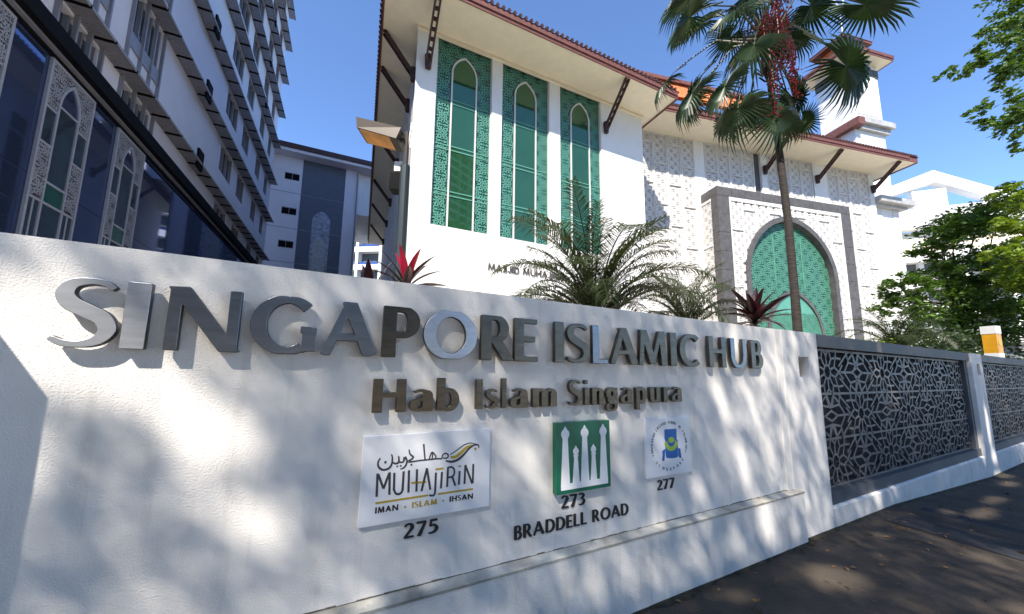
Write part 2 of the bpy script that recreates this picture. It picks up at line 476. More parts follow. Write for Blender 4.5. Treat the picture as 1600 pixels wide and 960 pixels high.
def fence_segments(w, h, ax, az):
    S_ = []
    r1, r2, r3, r4 = .085, .20, .30, .42
    for i in range(-1, 4):
        for j in range(-1, 4):
            for (cx, cz) in ((i * ax + ax * .25, .28 + j * az), (i * ax + ax * .75, .28 + (j + .5) * az)):
                n = 10
                pt = lambda r_, k_: (cx + r_ * math.cos(math.pi * 2 * k_ / n + math.pi / 2), cz + r_ * math.sin(math.pi * 2 * k_ / n + math.pi / 2))
                for k in range(n):
                    S_ += [(pt(r1, k), pt(r1, k + 1)), (pt(r1, k), pt(r2, k)), (pt(r2, k), pt(r3, k + .5)), (pt(r3, k + .5), pt(r2, k + 1))]
                    q = pt(r3, k + .5)
                    for dk in (.15, .85): S_.append((q, pt(r4, k + dk)))
            x, z = i * ax, .28 + j * az
            # long straight ribs between the stars
            for (px_, pz_, sg) in ((x + ax * .25, z, 1), (x + ax * .75, z + az / 2, 1), (x + ax * .25, z, -1), (x + ax * .75, z + az / 2, -1)):
                dx, dz = ax * .5, az * .5 * sg
                l_ = math.hypot(dx, dz); ux, uz = dx / l_, dz / l_
                for off in (-.105, .105):
                    ox_, oz_ = -uz * off, ux * off
                    S_.append(((px_ + ux * .30 + ox_, pz_ + uz * .30 + oz_), (px_ + dx - ux * .30 + ox_, pz_ + dz - uz * .30 + oz_)))
            for zz in (z + az * .25, z - az * .25):
                S_.append(((x, zz), (x + ax, zz)))
            for (gx, gz) in ((x + ax * .75, z), (x + ax * .25, z + az / 2)):
                ring_ = [(.36, 0), (.22, .13), (.0, .10), (-.22, .13), (-.36, 0), (-.22, -.13), (0, -.10), (.22, -.13)]
                for k in range(8):
                    a_, b_ = ring_[k], ring_[(k + 1) % 8]
                    S_.append(((gx + a_[0], gz + a_[1]), (gx + b_[0], gz + b_[1])))
                dm = [(.16, 0), (0, .06), (-.16, 0), (0, -.06)]
                for k in range(4): S_.append(((gx + dm[k][0], gz + dm[k][1]), (gx + dm[(k + 1) % 4][0], gz + dm[(k + 1) % 4][1])))
                for sx in (-1, 1):
                    S_.append(((gx + sx * .16, gz), (gx + sx * .36, gz)))
                    S_.append(((gx + sx * .36, gz), (gx + sx * .46, gz)))
                    for sz in (-1, 1):
                        S_.append(((gx + sx * .22, gz + sz * .13), (gx + sx * .26, gz + sz * .27)))
                        S_.append(((gx, gz + sz * .10), (gx + sx * .09, gz + sz * .27)))
            S_.append(((x + ax * .75, z - .12), (x + ax * .75 + .11, z))); S_.append(((x + ax * .75, z - .12), (x + ax * .75 - .11, z)))
            S_.append(((x + ax * .75, z + .12), (x + ax * .75 + .11, z))); S_.append(((x + ax * .75, z + .12), (x + ax * .75 - .11, z)))
    return S_
def grille_bay(u0, u1, label):
    g = thing('grille_fence', label, 'fence', FA.w(u0, 0), 62.4, 'dark geometric grilles of the street wall')
    L = u1 - u0
    MB().box(0, L, -.0, .22, 1.955, 2.1).build('top_rail', 'rail', g)
    MB().box(0, L, .02, .22, .2, .345).build('bottom_frame', 'grilleframe', g)
    zb = -.35
    b = MB()
    n = 6
    for i in range(n):
        b.yprism([(-.02, zb), (-.02, .20), (.0, .215), (.23, .2), (.23, zb)], L * i / n, L * (i + 1) / n - .004)
    b.build('base_wall', 'plinth', g)
    MB().box(0, .05, .04, .2, .346, 1.954).build('side_frame', 'grilleframe', g)
    MB().box(L - .16, L, .04, .2, .346, 1.954).build('side_frame', 'grilleframe', g)
    MB().box(.051, L - .161, .19, .21, .347, 1.953).build('backing_sheet', 'grilleback', g)
    x0, x1 = .06, L - .17
    hh = 1.953 - .347
    tw = (x1 - x0) / 3.5
    n = 4
    for i in range(4):
        w_ = tw if i < 3 else tw / 2
        mb = lattice_mb(w_, hh, tw, .027, .12, .03, segs=fence_segments(w_, hh, tw, 1.045))
        me = mb.mesh('lattice_panel', 'grille') if i in (0, 3) else me
        obj('lattice_panel', me, g, (x0 + i * tw, 0, .347))
    return g
grille_bay(2.927, 8.828, 'dark metal grille of geometric stars set between the two nearest white piers')
grille_bay(9.552, 15.498, 'second dark star grille running out of the right edge')

# ------------------------------------------------------------------ glyphs
def arc(cx, cy, rx, ry, a0, a1, th, tn, n=16, pw=1.4):
    pts, ws = [], []
    for k in range(n + 1):
        a = R(a0 + (a1 - a0) * k / n)
        pts.append((cx + rx * math.cos(a), cy + ry * math.sin(a)))
        ws.append(tn + (th - tn) * abs(math.cos(a)) ** pw)
    return (pts, ws)
def ln(x0, y0, x1, y1, w0, w1=None):
    w1 = w1 or w0
    return ([(x0, y0), ((x0 + x1) / 2, (y0 + y1) / 2), (x1, y1)], [w0, (w0 + w1) / 2 * .93, w1])
def pl(pts, ws):
    if not hasattr(ws, '__len__'): ws = [ws] * len(pts)
    # Catmull-Rom smoothing
    P = [pts[0]] + list(pts) + [pts[-1]]; Wd = [ws[0]] + list(ws) + [ws[-1]]
    op, ow = [], []
    for i in range(1, len(P) - 2):
        for k in range(5):
            s = k / 5
            f = lambda a, b, c, d: 0.5 * ((2 * b) + (c - a) * s + (2 * a - 5 * b + 4 * c - d) * s * s + (3 * b - a - 3 * c + d) * s ** 3)
            op.append((f(P[i - 1][0], P[i][0], P[i + 1][0], P[i + 2][0]), f(P[i - 1][1], P[i][1], P[i + 1][1], P[i + 2][1])))
            ow.append(Wd[i] + (Wd[i + 1] - Wd[i]) * s)
    op.append(P[-2]); ow.append(Wd[-2])
    return (op, ow)
def glyph_strokes(c, T=.19, t=.10):
    X = .68
    G = {
        'I': [ln(.1, 0, .1, 1, T * 1.1)],
        'N': [ln(.07, 0, .07, 1, t * 1.25), ln(.84, 0, .84, 1, t * 1.25), ln(.05, 1.05, .86, -.05, T)],
        'G': [arc(.5, .5, .41, .445, 90, 270, T, t), arc(.5, .5, .41, .445, 45, 90, T, t, 8), arc(.5, .5, .41, .445, 270, 305, T, t, 8), ln(.84, .06, .84, .47, T * .95), ln(.72, .085, .84, .13, t), ln(.70, .43, .86, .43, t * .9)],
        'A': [ln(.05, 0, .44, 1.03, t * 1.2), ln(.40, 1.03, .82, 0, T * 1.05), ln(.2, .33, .66, .33, t * .9)],
        'P': [ln(.11, 0, .11, 1, T), ln(.11, .955, .33, .955, t * .9), arc(.32, .70, .20, .255, -90, 90, T * .95, t * .9), ln(.11, .445, .33, .445, t * .9)],
        'R': [ln(.11, 0, .11, 1, T), ln(.11, .955, .33, .955, t * .9), arc(.32, .71, .19, .245, -90, 90, T * .9, t * .9), ln(.11, .465, .34, .465, t * .9), ln(.30, .5, .64, -.04, T)],
        'B': [ln(.11, 0, .11, 1, T), ln(.11, .955, .32, .955, t * .9), arc(.31, .74, .16, .215, -90, 90, T * .85, t * .9), ln(.11, .525, .34, .525, t * .9), arc(.32, .285, .20, .24, -90, 90, T * .95, t * .9), ln(.11, .045, .33, .045, t * .9)],
        'D': [ln(.11, 0, .11, 1, T), ln(.11, .955, .34, .955, t * .9), arc(.33, .5, .38, .455, -90, 90, T, t * .9), ln(.11, .045, .34, .045, t * .9)],
        'O': [arc(.5, .5, .41, .45, -6, 186, T, t, 30), arc(.5, .5, .41, .45, 174, 366, T, t, 30)],
        'C': [arc(.5, .5, .41, .45, 90, 270, T, t), arc(.5, .5, .41, .45, 48, 90, T, t, 8), arc(.5, .5, .41, .45, 270, 312, T, t, 8)],
        'E': [ln(.11, 0, .11, 1, T), ln(.11, .95, .55, .95, t), ln(.11, .52, .50, .52, t), ln(.11, .05, .57, .05, t)],
        'F': [ln(.11, 0, .11, 1, T), ln(.11, .95, .55, .95, t), ln(.11, .52, .50, .52, t)],
        'L': [ln(.11, 0, .11, 1, T), ln(.11, .05, .57, .05, t)],
        'M': [ln(.07, 0, .16, 1, t * 1.2), ln(.15, 1.05, .52, .06, T), ln(.50, .06, .85, 1.05, t * 1.1), ln(.86, 1, .95, 0, T)],
        'H': [ln(.11, 0, .11, 1, T), ln(.76, 0, .76, 1, T), ln(.11, .52, .76, .52, t)],
        'U': [ln(.11, .33, .11, 1, T), arc(.43, .36, .32, .315, 180, 360, T * .85, t), ln(.75, .35, .75, 1, t * 1.2)],
        'S': [pl([(.60, .86), (.50, .935), (.36, .95), (.20, .90), (.135, .76), (.20, .62), (.36, .52), (.52, .42), (.58, .26), (.50, .11), (.34, .05), (.18, .06), (.06, .13)], [.07, .095, .10, .14, .18, .20, .20, .20, .185, .14, .10, .095, .07])],
        'J': [ln(.4, .25, .4, 1, T), arc(.25, .22, .15, .17, 180, 360, T * .8, t)],
        'Y': [ln(.05, 1.02, .40, .45, T), ln(.78, 1.02, .40, .45, t * 1.2), ln(.4, 0, .4, .5, T)],
        'Z': [ln(.08, .95, .64, .95, t), ln(.62, .95, .08, .05, T), ln(.06, .05, .66, .05, t)],
        '-': [ln(.05, .42, .35, .42, t * 1.3)], '.': [ln(.02, .45, .18, .45, .17)],
        'a': [pl([(.10, .585), (.24, .64), (.36, .60), (.40, .50), (.40, .0)], [.07, .09, .12, T * .85, T * .85]), pl([(.38, .40), (.20, .345), (.10, .26), (.10, .12), (.20, .045), (.32, .09), (.40, .17)], [.09, .10, .15, .17, .1, .09, .08])],
        'b': [ln(.10, 0, .10, 1.04, T * .85), arc(.31, .34, .20, .30, -90, 90, T * .9, t), arc(.31, .34, .20, .30, 90, 130, T * .5, t, 6), arc(.31, .34, .20, .30, 230, 270, T * .5, t, 6)],
        's': [pl([(.40, .58), (.27, .63), (.14, .58), (.11, .48), (.20, .38), (.34, .30), (.38, .18), (.28, .07), (.15, .05), (.04, .10)], [.07, .09, .12, .15, .16, .16, .15, .11, .09, .07])],
        'l': [ln(.1, 0, .1, 1.04, T * .85)],
        'm': [ln(.1, 0, .1, X, T * .85), pl([(.14, .50), (.24, .61), (.36, .60), (.41, .48), (.41, 0)], [.07, .10, .13, T * .85, T * .85]), pl([(.46, .50), (.56, .61), (.68, .60), (.73, .48), (.73, 0)], [.07, .10, .13, T * .85, T * .85])],
        'i': [ln(.1, 0, .1, X, T * .85), ([(.1, .83), (.1, .9), (.1, .99)], [.17, .19, .17])],
        'n': [ln(.1, 0, .1, X, T * .85), pl([(.14, .50), (.26, .61), (.39, .60), (.45, .48), (.45, 0)], [.07, .10, .13, T * .85, T * .85])],
        'r': [ln(.1, 0, .1, X, T * .85), pl([(.14, .46), (.22, .58), (.36, .62)], [.07, .11, .14])],
        'u': [pl([(.1, .68), (.1, .2), (.17, .07), (.30, .07), (.42, .18)], [T * .85, T * .85, .12, .09, .07]), ln(.45, 0, .45, X, T * .85)],
        'p': [ln(.10, -.27, .10, X, T * .85), arc(.31, .34, .20, .30, -90, 90, T * .9, t), arc(.31, .34, .20, .30, 90, 130, T * .5, t, 6), arc(.31, .34, .20, .30, 230, 270, T * .5, t, 6)],
        'g': [arc(.26, .44, .16, .18, 0, 180, T * .8, t), arc(.26, .44, .16, .18, 180, 360, T * .8, t), ln(.30, .61, .50, .63, .10), pl([(.16, .28), (.10, .18), (.20, .09), (.38, .06), (.44, -.05), (.40, -.18), (.25, -.24), (.10, -.20), (.07, -.09), (.14, .04)], [.07, .09, .12, .14, .14, .11, .09, .11, .12, .08])],
        '2': [pl([(.10, .78), (.14, .90), (.27, .95), (.42, .88), (.46, .72), (.38, .52), (.22, .28), (.08, .07)], [.12, .11, .10, .15, T, .16, .12, .09]), ln(.04, .06, .56, .06, .13)],
        '7': [ln(.05, .93, .56, .93, .14), ln(.54, .96, .20, -.03, t * 1.1, T)],
        '5': [ln(.16, .93, .52, .93, .14), ln(.18, .96, .13, .52, t), pl([(.12, .54), (.28, .60), (.43, .52), (.49, .33), (.40, .14), (.22, .05), (.05, .08)], [.09, .11, .16, T, .16, .11, .09])],
        '3': [pl([(.08, .85), (.20, .94), (.36, .90), (.42, .76), (.34, .60), (.20, .53)], [.10, .10, .14, .17, .12, .08]), pl([(.20, .54), (.38, .48), (.46, .30), (.38, .12), (.22, .05), (.05, .09)], [.08, .13, .18, .15, .10, .09])],
    }
    return G[c]
def stroke_poly(st):
    P, Wd = st
    P = np.array(P, float); Wd = np.array(Wd, float)
    T_ = np.gradient(P, axis=0)
    if len(P) > 2:
        T_[0] = P[1] - P[0]; T_[-1] = P[-1] - P[-2]
    T_ /= np.linalg.norm(T_, axis=1)[:, None] + 1e-12
    N_ = np.stack([-T_[:, 1], T_[:, 0]], 1)
    return np.concatenate([P + N_ * Wd[:, None] / 2, (P - N_ * Wd[:, None] / 2)[::-1]])
def poly_sdf(px, py, poly):
    d = np.full(px.shape, 1e9); ins = np.zeros(px.shape, bool)
    n = len(poly)
    for i in range(n):
        ax, ay = poly[i]; bx, by = poly[(i + 1) % n]
        ex, ey = bx - ax, by - ay; wx, wy = px - ax, py - ay
        tt = np.clip((wx * ex + wy * ey) / (ex * ex + ey * ey + 1e-12), 0, 1)
        d = np.minimum(d, (wx - ex * tt) ** 2 + (wy - ey * tt) ** 2)
        c = ((ay > py) != (by > py))
        if abs(by - ay) > 1e-12:
            ins ^= c & (px < ex * (py - ay) / (by - ay) + ax)
    d = np.sqrt(d)
    return np.where(ins, -d, d)
def contours(polys, h, clip=None):
    A_ = np.concatenate(polys)
    x0, y0 = A_.min(0) - 2.3 * h; x1, y1 = A_.max(0) + 2.3 * h
    xs = np.arange(x0, x1, h); ys = np.arange(y0, y1, h)
    gx, gy = np.meshgrid(xs, ys)
    f = np.full(gx.shape, 1e9)
    for p in polys: f = np.minimum(f, poly_sdf(gx, gy, p))
    if clip: f = np.maximum(f, np.maximum(clip[0] - gy, gy - clip[1]))
    f = f + 1e-7
    segs = {}
    s = f < 0
    ny, nx = f.shape
    def ip(a, b):
        (i0, j0), (i1, j1) = a, b
        tt = f[i0, j0] / (f[i0, j0] - f[i1, j1])
        return (xs[j0] + (xs[j1] - xs[j0]) * tt, ys[i0] + (ys[i1] - ys[i0]) * tt)
    cells = np.argwhere((s[:-1, :-1].astype(int) + s[1:, :-1] + s[:-1, 1:] + s[1:, 1:]) % 4 != 0)
    pos = {}
    for i, j in cells:
        c = [(i, j), (i, j + 1), (i + 1, j + 1), (i + 1, j)]
        ins = [bool(s[q]) for q in c]
        cr = []
        for k in range(4):
            a, b = c[k], c[(k + 1) % 4]
            if ins[k] != ins[(k + 1) % 4]:
                key = (min(a, b), max(a, b)); pos.setdefault(key, ip(*key)); cr.append((key, ins[k]))
        # exits (inside->outside) connect to entries
        outs = [k for k, v in cr if v]; inn = [k for k, v in cr if not v]
        if len(outs) == 1: segs.setdefault(outs[0], []).append(inn[0])
        else:
            idx = [k for k, _ in cr]
            for o_ in outs:
                p = idx.index(o_); segs.setdefault(o_, []).append(idx[(p + 1) % 4])
    loops = []
    while segs:
        st = next(iter(segs)); loop = []; cur = st
        while cur in segs:
            loop.append(pos[cur]); nx_ = segs[cur].pop()
            if not segs[cur]: del segs[cur]
            cur = nx_
        if len(loop) > 3:
            L = np.array(loop)
            keep = []
            n = len(L)
            for k in range(n):     # drop nearly straight points
                a, b, c = L[keep[-1]] if keep else L[k - 1], L[k], L[(k + 1) % n]
                ar = abs((b[0] - a[0]) * (c[1] - a[1]) - (b[1] - a[1]) * (c[0] - a[0]))
                if ar / (np.linalg.norm(c - a) + 1e-9) > 0.04 * h or not keep: keep.append(k)
            loops.append(L[keep])
    return loops
GL = {}
def glyph(c, h=.022, T=.19, t=.10):
    k = (c, h, T, t)
    if k not in GL:
        cap = c.isupper() or c.isdigit()
        clip = (0, 1) if cap else ((-.3, 1.04))
        loops = contours([stroke_poly(s) for s in glyph_strokes(c, T, t)], h, clip if c not in 'ailmnru' else (0, 1.04))
        A_ = np.concatenate(loops)
        GL[k] = (loops, A_[:, 0].min(), A_[:, 0].max())
    return GL[k]
def flat_mesh(name, loops, y_front, depth, mats, bevel=0.0):
    """loops in x,z; the front face looks towards -y"""
    cu = bpy.data.curves.new('c', 'CURVE'); cu.dimensions = '2D'; cu.fill_mode = 'BOTH'
    cu.extrude = depth / 2 - bevel; cu.bevel_depth = bevel; cu.bevel_resolution = 1
    cu.offset = -bevel
    for L in loops:
        sp = cu.splines.new('POLY'); sp.points.add(len(L) - 1)
        for i, (x, y) in enumerate(L): sp.points[i].co = (x, y, 0, 1)
        sp.use_cyclic_u = True
    ob = bpy.data.objects.new('c', cu); COL.objects.link(ob)
    dg = bpy.context.evaluated_depsgraph_get()
    me = bpy.data.meshes.new_from_object(ob.evaluated_get(dg))
    bpy.data.objects.remove(ob); bpy.data.curves.remove(cu)
    n = len(me.vertices); co = np.empty(n * 3, np.float32); me.vertices.foreach_get('co', co); co = co.reshape(-1, 3)
    co2 = np.stack([co[:, 0], y_front + depth / 2 - co[:, 2], co[:, 1]], 1)
    me.vertices.foreach_set('co', co2.ravel())
    me.name = name
    me.materials.clear()
    for q in mats: me.materials.append(K[q])
    me.update()
    if len(mats) > 1:
        mi = []
        for p in me.polygons: mi.append(0 if abs(p.normal.y) > 0.5 else 1)
        me.polygons.foreach_set('material_index', mi)
    return me
def place_glyph(c, u0, u1, z0, cap, T=.19, t=.10, h=.022):
    loops, gx0, gx1 = glyph(c, h, T, t)
    sc = (u1 - u0) / (gx1 - gx0)
    return [np.stack([(L[:, 0] - gx0) * sc + u0, L[:, 1] * cap + z0], 1) for L in loops]

t = thing('raised_lettering', 'large raised steel lettering reading SINGAPORE ISLAMIC HUB near the top of the wall', 'sign lettering', FA.w(0, 0), 62.4)
big = [('S', -2.945, -2.765, 'lightsteel'), ('I', -2.752, -2.678, 'lightsteel'), ('N', -2.629, -2.369, 'steel'), ('G', -2.339, -2.072, 'steel'), ('A', -2.051, -1.795, 'steel'),
       ('P', -1.77, -1.575, 'bronze'), ('O', -1.555, -1.237, 'lightsteel'), ('R', -1.212, -.990, 'bronze'), ('E', -.987, -.815, 'bronze'), ('I', -.684, -.611, 'bronze'),
       ('S', -.586, -.39, 'bronze'), ('L', -.365, -.222, 'steel'), ('A', -.20, .075, 'bronze'), ('M', .085, .40, 'bronze'), ('I', .438, .512, 'bronze'), ('C', .548, .80, 'bronze'),
       ('H', .93, 1.17, 'bronze'), ('U', 1.243, 1.48, 'steel'), ('B', 1.564, 1.76, 'bronze')]
for c, a, b, k in big:
    me = flat_mesh('letter', place_glyph(c, a, b, 1.68, .272, T=.235, t=.135, h=.016), -.052, .032, [k, 'side'], .0025)
    obj('letter', me, t)
t = thing('raised_lettering', 'smaller raised bronze lettering reading Hab Islam Singapura beneath the large line', 'sign lettering', FA.w(0, 0), 62.4)
mal = [('H', -1.798, -1.632), ('a', -1.612, -1.487), ('b', -1.463, -1.335), ('I', -1.232, -1.192), ('s', -1.171, -1.087), ('l', -1.066, -1.036), ('a', -1.009, -.885), ('m', -.851, -.665), ('S', -.568, -.462),
       ('i', -.437, -.405), ('n', -.372, -.268), ('g', -.245, -.134), ('a', -.105, .010), ('p', .047, .156), ('u', .195, .305), ('r', .343, .417), ('a', .439, .555)]
for c, a, b in mal:
    me = flat_mesh('letter', place_glyph(c, a, b, 1.395, .172, T=.27, t=.15), -.046, .03, ['bronze', 'side'], .0015)
    obj('letter', me, t)
def number(txt, spans, z0, cap, label, part='digit', T=.21):
    t = thing('house_number' if part == 'digit' else 'street_name', label, 'house number' if part == 'digit' else 'street name', FA.w(0, 0), 62.4)
    for c, a, b in spans:
        me = flat_mesh(part, place_glyph(c, a, b, z0, cap, T=T, t=.11), -.008, .0075, ['ink'])
        obj(part, me, t)
def even(txt, u0, u1, gap=.12, T=.19, t=.10, space=.35):
    ws = []
    for c in txt:
        if c == ' ': ws.append(space)
        else:
            g = glyph(c, .022, T, t) if (c, .022, T, t) in GL else glyph(c, .022, T, t)
            ws.append(g[2] - g[1])
    tot = sum(ws) + gap * (len(txt) - 1)
    sc = (u1 - u0) / tot; x = u0; out = []
    for c, wd in zip(txt, ws):
        if c != ' ': out.append((c, x, x + wd * sc))
        x += (wd + gap) * sc
    return out
number('275', even('275', -1.60, -1.417, T=.21, t=.11), .747, .072, 'black number 275 painted below the wide white plaque')
number('273', even('273', -.605, -.412, T=.21, t=.11), .742, .078, 'black number 273 painted below the green plaque')
number('277', even('277', .281, .470, T=.21, t=.11), .738, .073, 'black number 277 painted below the small white crest plaque')
number('', even('BRADDELL ROAD', -.951, -.024, gap=.11, T=.21, t=.11), .618, .077, 'black lettering BRADDELL ROAD painted under the number 273', 'letter')

# ---- plaques
def quad_map(src, dst_w, dst_h):
    """returns a function mapping traced points of a plaque quad to plaque coordinates"""
    (ax, ay), (bx, by), (cx, cy), (dx, dy) = src   # TL TR BR BL
    A_, bb = [], []
    for (x, y), (u, v) in zip(src, ((0, dst_h), (dst_w, dst_h), (dst_w, 0), (0, 0))):
        A_.append([x, y, 1, 0, 0, 0, -u * x, -u * y]); bb.append(u)
        A_.append([0, 0, 0, x, y, 1, -v * x, -v * y]); bb.append(v)
    hh = np.linalg.solve(np.array(A_, float), np.array(bb, float))
    def f(x, y):
        q = hh[6] * x + hh[7] * y + 1
        return ((hh[0] * x + hh[1] * y + hh[2]) / q, (hh[3] * x + hh[4] * y + hh[5]) / q)
    return f
def plaque(name, label, u0, u1, z0, z1, th, k):
    t = thing(name, label, 'plaque', FA.w(u0, z0, 0), 62.4)
    W_, H_ = u1 - u0, z1 - z0
    b = MB(); b.box(0, W_, -th, 0, 0, H_); o = b.build('board', k, t)
    bm = o.modifiers.new('bevel', 'BEVEL'); bm.width = .003; bm.segments = 2
    return t, W_, H_
def ink(t, name, polys, k, th, h=.0012, lift=.0016):
    loops = contours([np.array(p, float) for p in polys], h)
    me = flat_mesh(name, loops, -th - lift, lift - .0002, [k])
    return obj(name, me, t)
TH = .022
t, W_, H_ = plaque('name_plaque', 'wide white plaque with Arabic calligraphy and MUHAJIRIN above the number 275', -1.828, -1.127, .842, 1.279, TH, 'board')
f = quad_map([(118, 180), (978, 128), (968, 655), (78, 800)], W_, H_)
px1 = W_ / 870
def tr(pts, wpx):
    P = [f(*p) for p in pts]
    ws = [q * px1 for q in (wpx if hasattr(wpx, '__len__') else [wpx] * len(pts))]
    return stroke_poly(pl(P, ws))
def dot(x, y, r):
    cx, cy = f(x, y); r *= px1
    return [(cx + r * math.cos(a * .7854), cy + r * math.sin(a * .7854)) for a in range(8)]
ar = [tr([(232, 325), (216, 352), (220, 385), (248, 404), (284, 396), (306, 370), (312, 325), (306, 300)], [8, 10, 12, 13, 13, 11, 10, 8]),
      tr([(308, 350), (330, 362), (352, 356), (356, 325), (352, 312)], [9, 11, 11, 10, 8]), tr([(354, 350), (376, 354), (388, 345), (390, 318)], [9, 10, 10, 8]),
      tr([(388, 345), (398, 330), (402, 315)], [9, 9, 7]), tr([(402, 316), (410, 345), (402, 375), (385, 392), (365, 400)], [8, 10, 11, 9, 6]),
      tr([(424, 268), (432, 300), (452, 318), (440, 335), (412, 350), (440, 351), (480, 345), (512, 340)], [7, 10, 12, 11, 10, 10, 9, 9]),
      tr([(523, 232), (526, 270), (529, 305), (532, 338)], [11, 12, 11, 9]), tr([(512, 341), (540, 338), (570, 336), (600, 332), (625, 330)], [9, 9, 9, 9, 9]),
      tr([(560, 335), (568, 310), (580, 288), (596, 300), (606, 318), (600, 332)], [8, 9, 9, 9, 9, 8]), tr([(580, 290), (584, 312), (578, 334)], [7, 8, 7]),
      tr([(625, 331), (645, 330), (652, 308), (668, 296), (684, 300), (690, 316), (676, 328), (655, 326)], [9, 9, 9, 10, 10, 9, 9, 8]),
      dot(265, 353, 8), dot(345, 381, 6), dot(368, 378, 6), dot(440, 371, 7)]
ink(t, 'arabic_script', ar, 'ink2', TH)
ink(t, 'swoosh', [tr([(672, 345), (710, 352), (752, 340), (792, 308), (830, 265), (865, 240), (892, 240), (898, 262)], [8, 16, 17, 15, 13, 12, 11, 5]), tr([(700, 305), (730, 288), (765, 262), (800, 238), (840, 226), (875, 232)], [5, 7, 7, 7, 6, 3])], 'ink2', TH)
ink(t, 'gold_swoosh', [tr([(706, 322), (740, 318), (775, 292), (810, 258), (850, 240)], [16, 20, 22, 18, 7]), dot(874, 266, 10)], 'gold', TH, lift=.0024)
def bars(L, w_):
    return [stroke_poly(([f(*p), tuple((np.array(f(*p)) + np.array(f(*q))) / 2), f(*q)], [w_ * px1] * 3)) for p, q in L]
MU = bars([((212, 428), (206, 585)), ((218, 436), (252, 530)), ((252, 530), (290, 428)), ((294, 420), (292, 572)),
           ((325, 425), (322, 540)), ((388, 415), (380, 545)), ((424, 408), (420, 558)), ((478, 402), (474, 552)),
           ((545, 395), (508, 550)), ((545, 395), (568, 540)), ((606, 425), (600, 560)), ((647, 420), (640, 532)),
           ((688, 388), (682, 522)), ((718, 455), (738, 515)), ((767, 415), (762, 508)),
           ((806, 375), (800, 503)), ((806, 375), (852, 500)), ((860, 368), (856, 500))], 14)
MU += [tr([(322, 535), (334, 562), (352, 568), (370, 560), (381, 540)], 13), tr([(600, 555), (594, 575), (575, 580), (562, 574)], 12),
       tr([(688, 392), (712, 388), (730, 405), (728, 440), (708, 455), (686, 458)], 12)]
ink(t, 'word', MU, 'ink2', TH)
ink(t, 'gold_marks', bars([((440, 494), (540, 487)), ((604, 403), (658, 396)), ((760, 384), (778, 382)), ((198, 628), (553, 577)), ((620, 570), (857, 537))], 12), 'gold', TH)
def small(txt, pA, pB, hpx, k):
    a, b = np.array(f(*pA)), np.array(f(*pB)); L = np.linalg.norm(b - a)
    d = (b - a) / L; n = np.array([-d[1], d[0]]); cap = hpx * px1
    polys = []
    for c, x0, x1 in even(txt, 0, L, gap=.16, T=.27, t=.2):
        for lp_ in [stroke_poly(s_) for s_ in glyph_strokes(c, .27, .2)]:
            g = glyph(c, .022, .27, .2); sc = (x1 - x0) / (g[2] - g[1])
            q = lp_.copy(); q[:, 1] = np.clip(q[:, 1], 0, 1)
            X = (q[:, 0] - g[1]) * sc + x0; Z = q[:, 1] * cap
            polys.append(a + np.outer(X, d) + np.outer(Z, n))
    ink(t, 'word', polys, k, TH, h=.0012)
small('IMAN', (194, 698), (350, 676), 36, 'ink')
small('ISLAM', (443, 662), (613, 638), 36, 'gold')
small('IHSAN', (698, 624), (857, 602), 36, 'ink')
ink(t, 'separator_dots', [dot(398, 655, 7), dot(655, 615, 7)], 'gold', TH)

TH = .05
t, W_, H_ = plaque('emblem_plaque', 'square green plaque showing five white minarets above the number 273', -.672, -.225, .845, 1.288, TH, 'greenboard')
P5 = []
for sx, top, wb, wt in ((.145, .08, .155, .085), (.335, .36, .125, .06), (.50, .08, .155, .085), (.665, .36, .125, .06), (.86, .08, .155, .085)):
    s = lambda x, y: (x * W_, (1 - y) * H_)
    P5.append([s(sx - wb / 2, .88), s(sx + wb / 2, .88), s(sx + wt / 2, top + .12), s(sx - wt / 2, top + .12)])
    r_ = wt * .85
    P5.append([s(sx + r_ * math.cos(a * math.pi / 8), top + r_ * 1.15 - r_ * math.sin(a * math.pi / 8)) for a in range(16)])
    P5.append([s(sx - r_ * .7, top + r_ * .62), s(sx + r_ * .7, top + r_ * .62), s(sx, top - r_ * .45)])
    P5.append([s(sx - wt * .75, top + .105), s(sx + wt * .75, top + .105), s(sx + wt * .6, top + .145), s(sx - wt * .6, top + .145)])
P5.append([s(.067, .86), s(.067, .945), s(.938, .945), s(.938, .86)])
ink(t, 'minaret_emblem', P5, 'board', TH, h=.0018, lift=.003)

TH = .022
t, W_, H_ = plaque('crest_plaque', 'small white plaque with a blue crest inside a ring of lettering above the number 277', .155, .668, .838, 1.276, TH, 'board')
f = quad_map([(105, 100), (620, 70), (645, 710), (130, 785)], W_, H_)
px1 = W_ / 515
ink(t, 'crest', [[f(325, 225), f(462, 216), f(466, 340), f(478, 350), f(480, 470), f(480, 540), f(440, 552), f(400, 555), f(345, 548), f(335, 480), f(335, 350), f(327, 335)],
                 [f(300, 470), f(332, 448), f(330, 520), f(322, 590), f(298, 575), f(304, 520)], [f(482, 440), f(505, 445), f(512, 500), f(520, 555), f(496, 552), f(484, 520)]], 'blueink', TH, h=.0016)
cx, cz = f(402, 372)
cr = [(cx + .075 * math.cos(a * math.pi / 16), cz + .066 * math.sin(a * math.pi / 16)) for a in range(16, 33)] + [(cx + .045 * math.cos(a * math.pi / 16), cz + .012 + .045 * math.sin(a * math.pi / 16)) for a in range(32, 15, -1)]
ink(t, 'crescent_emblem', [cr, [(cx + .036 * math.cos(a * math.pi / 8), cz + .018 + .022 * math.sin(a * math.pi / 8)) for a in range(16)]], 'limeink', TH, h=.0016, lift=.0026)
polys = []
CX, CZ, RR = W_ * .5, H_ * .51, .188
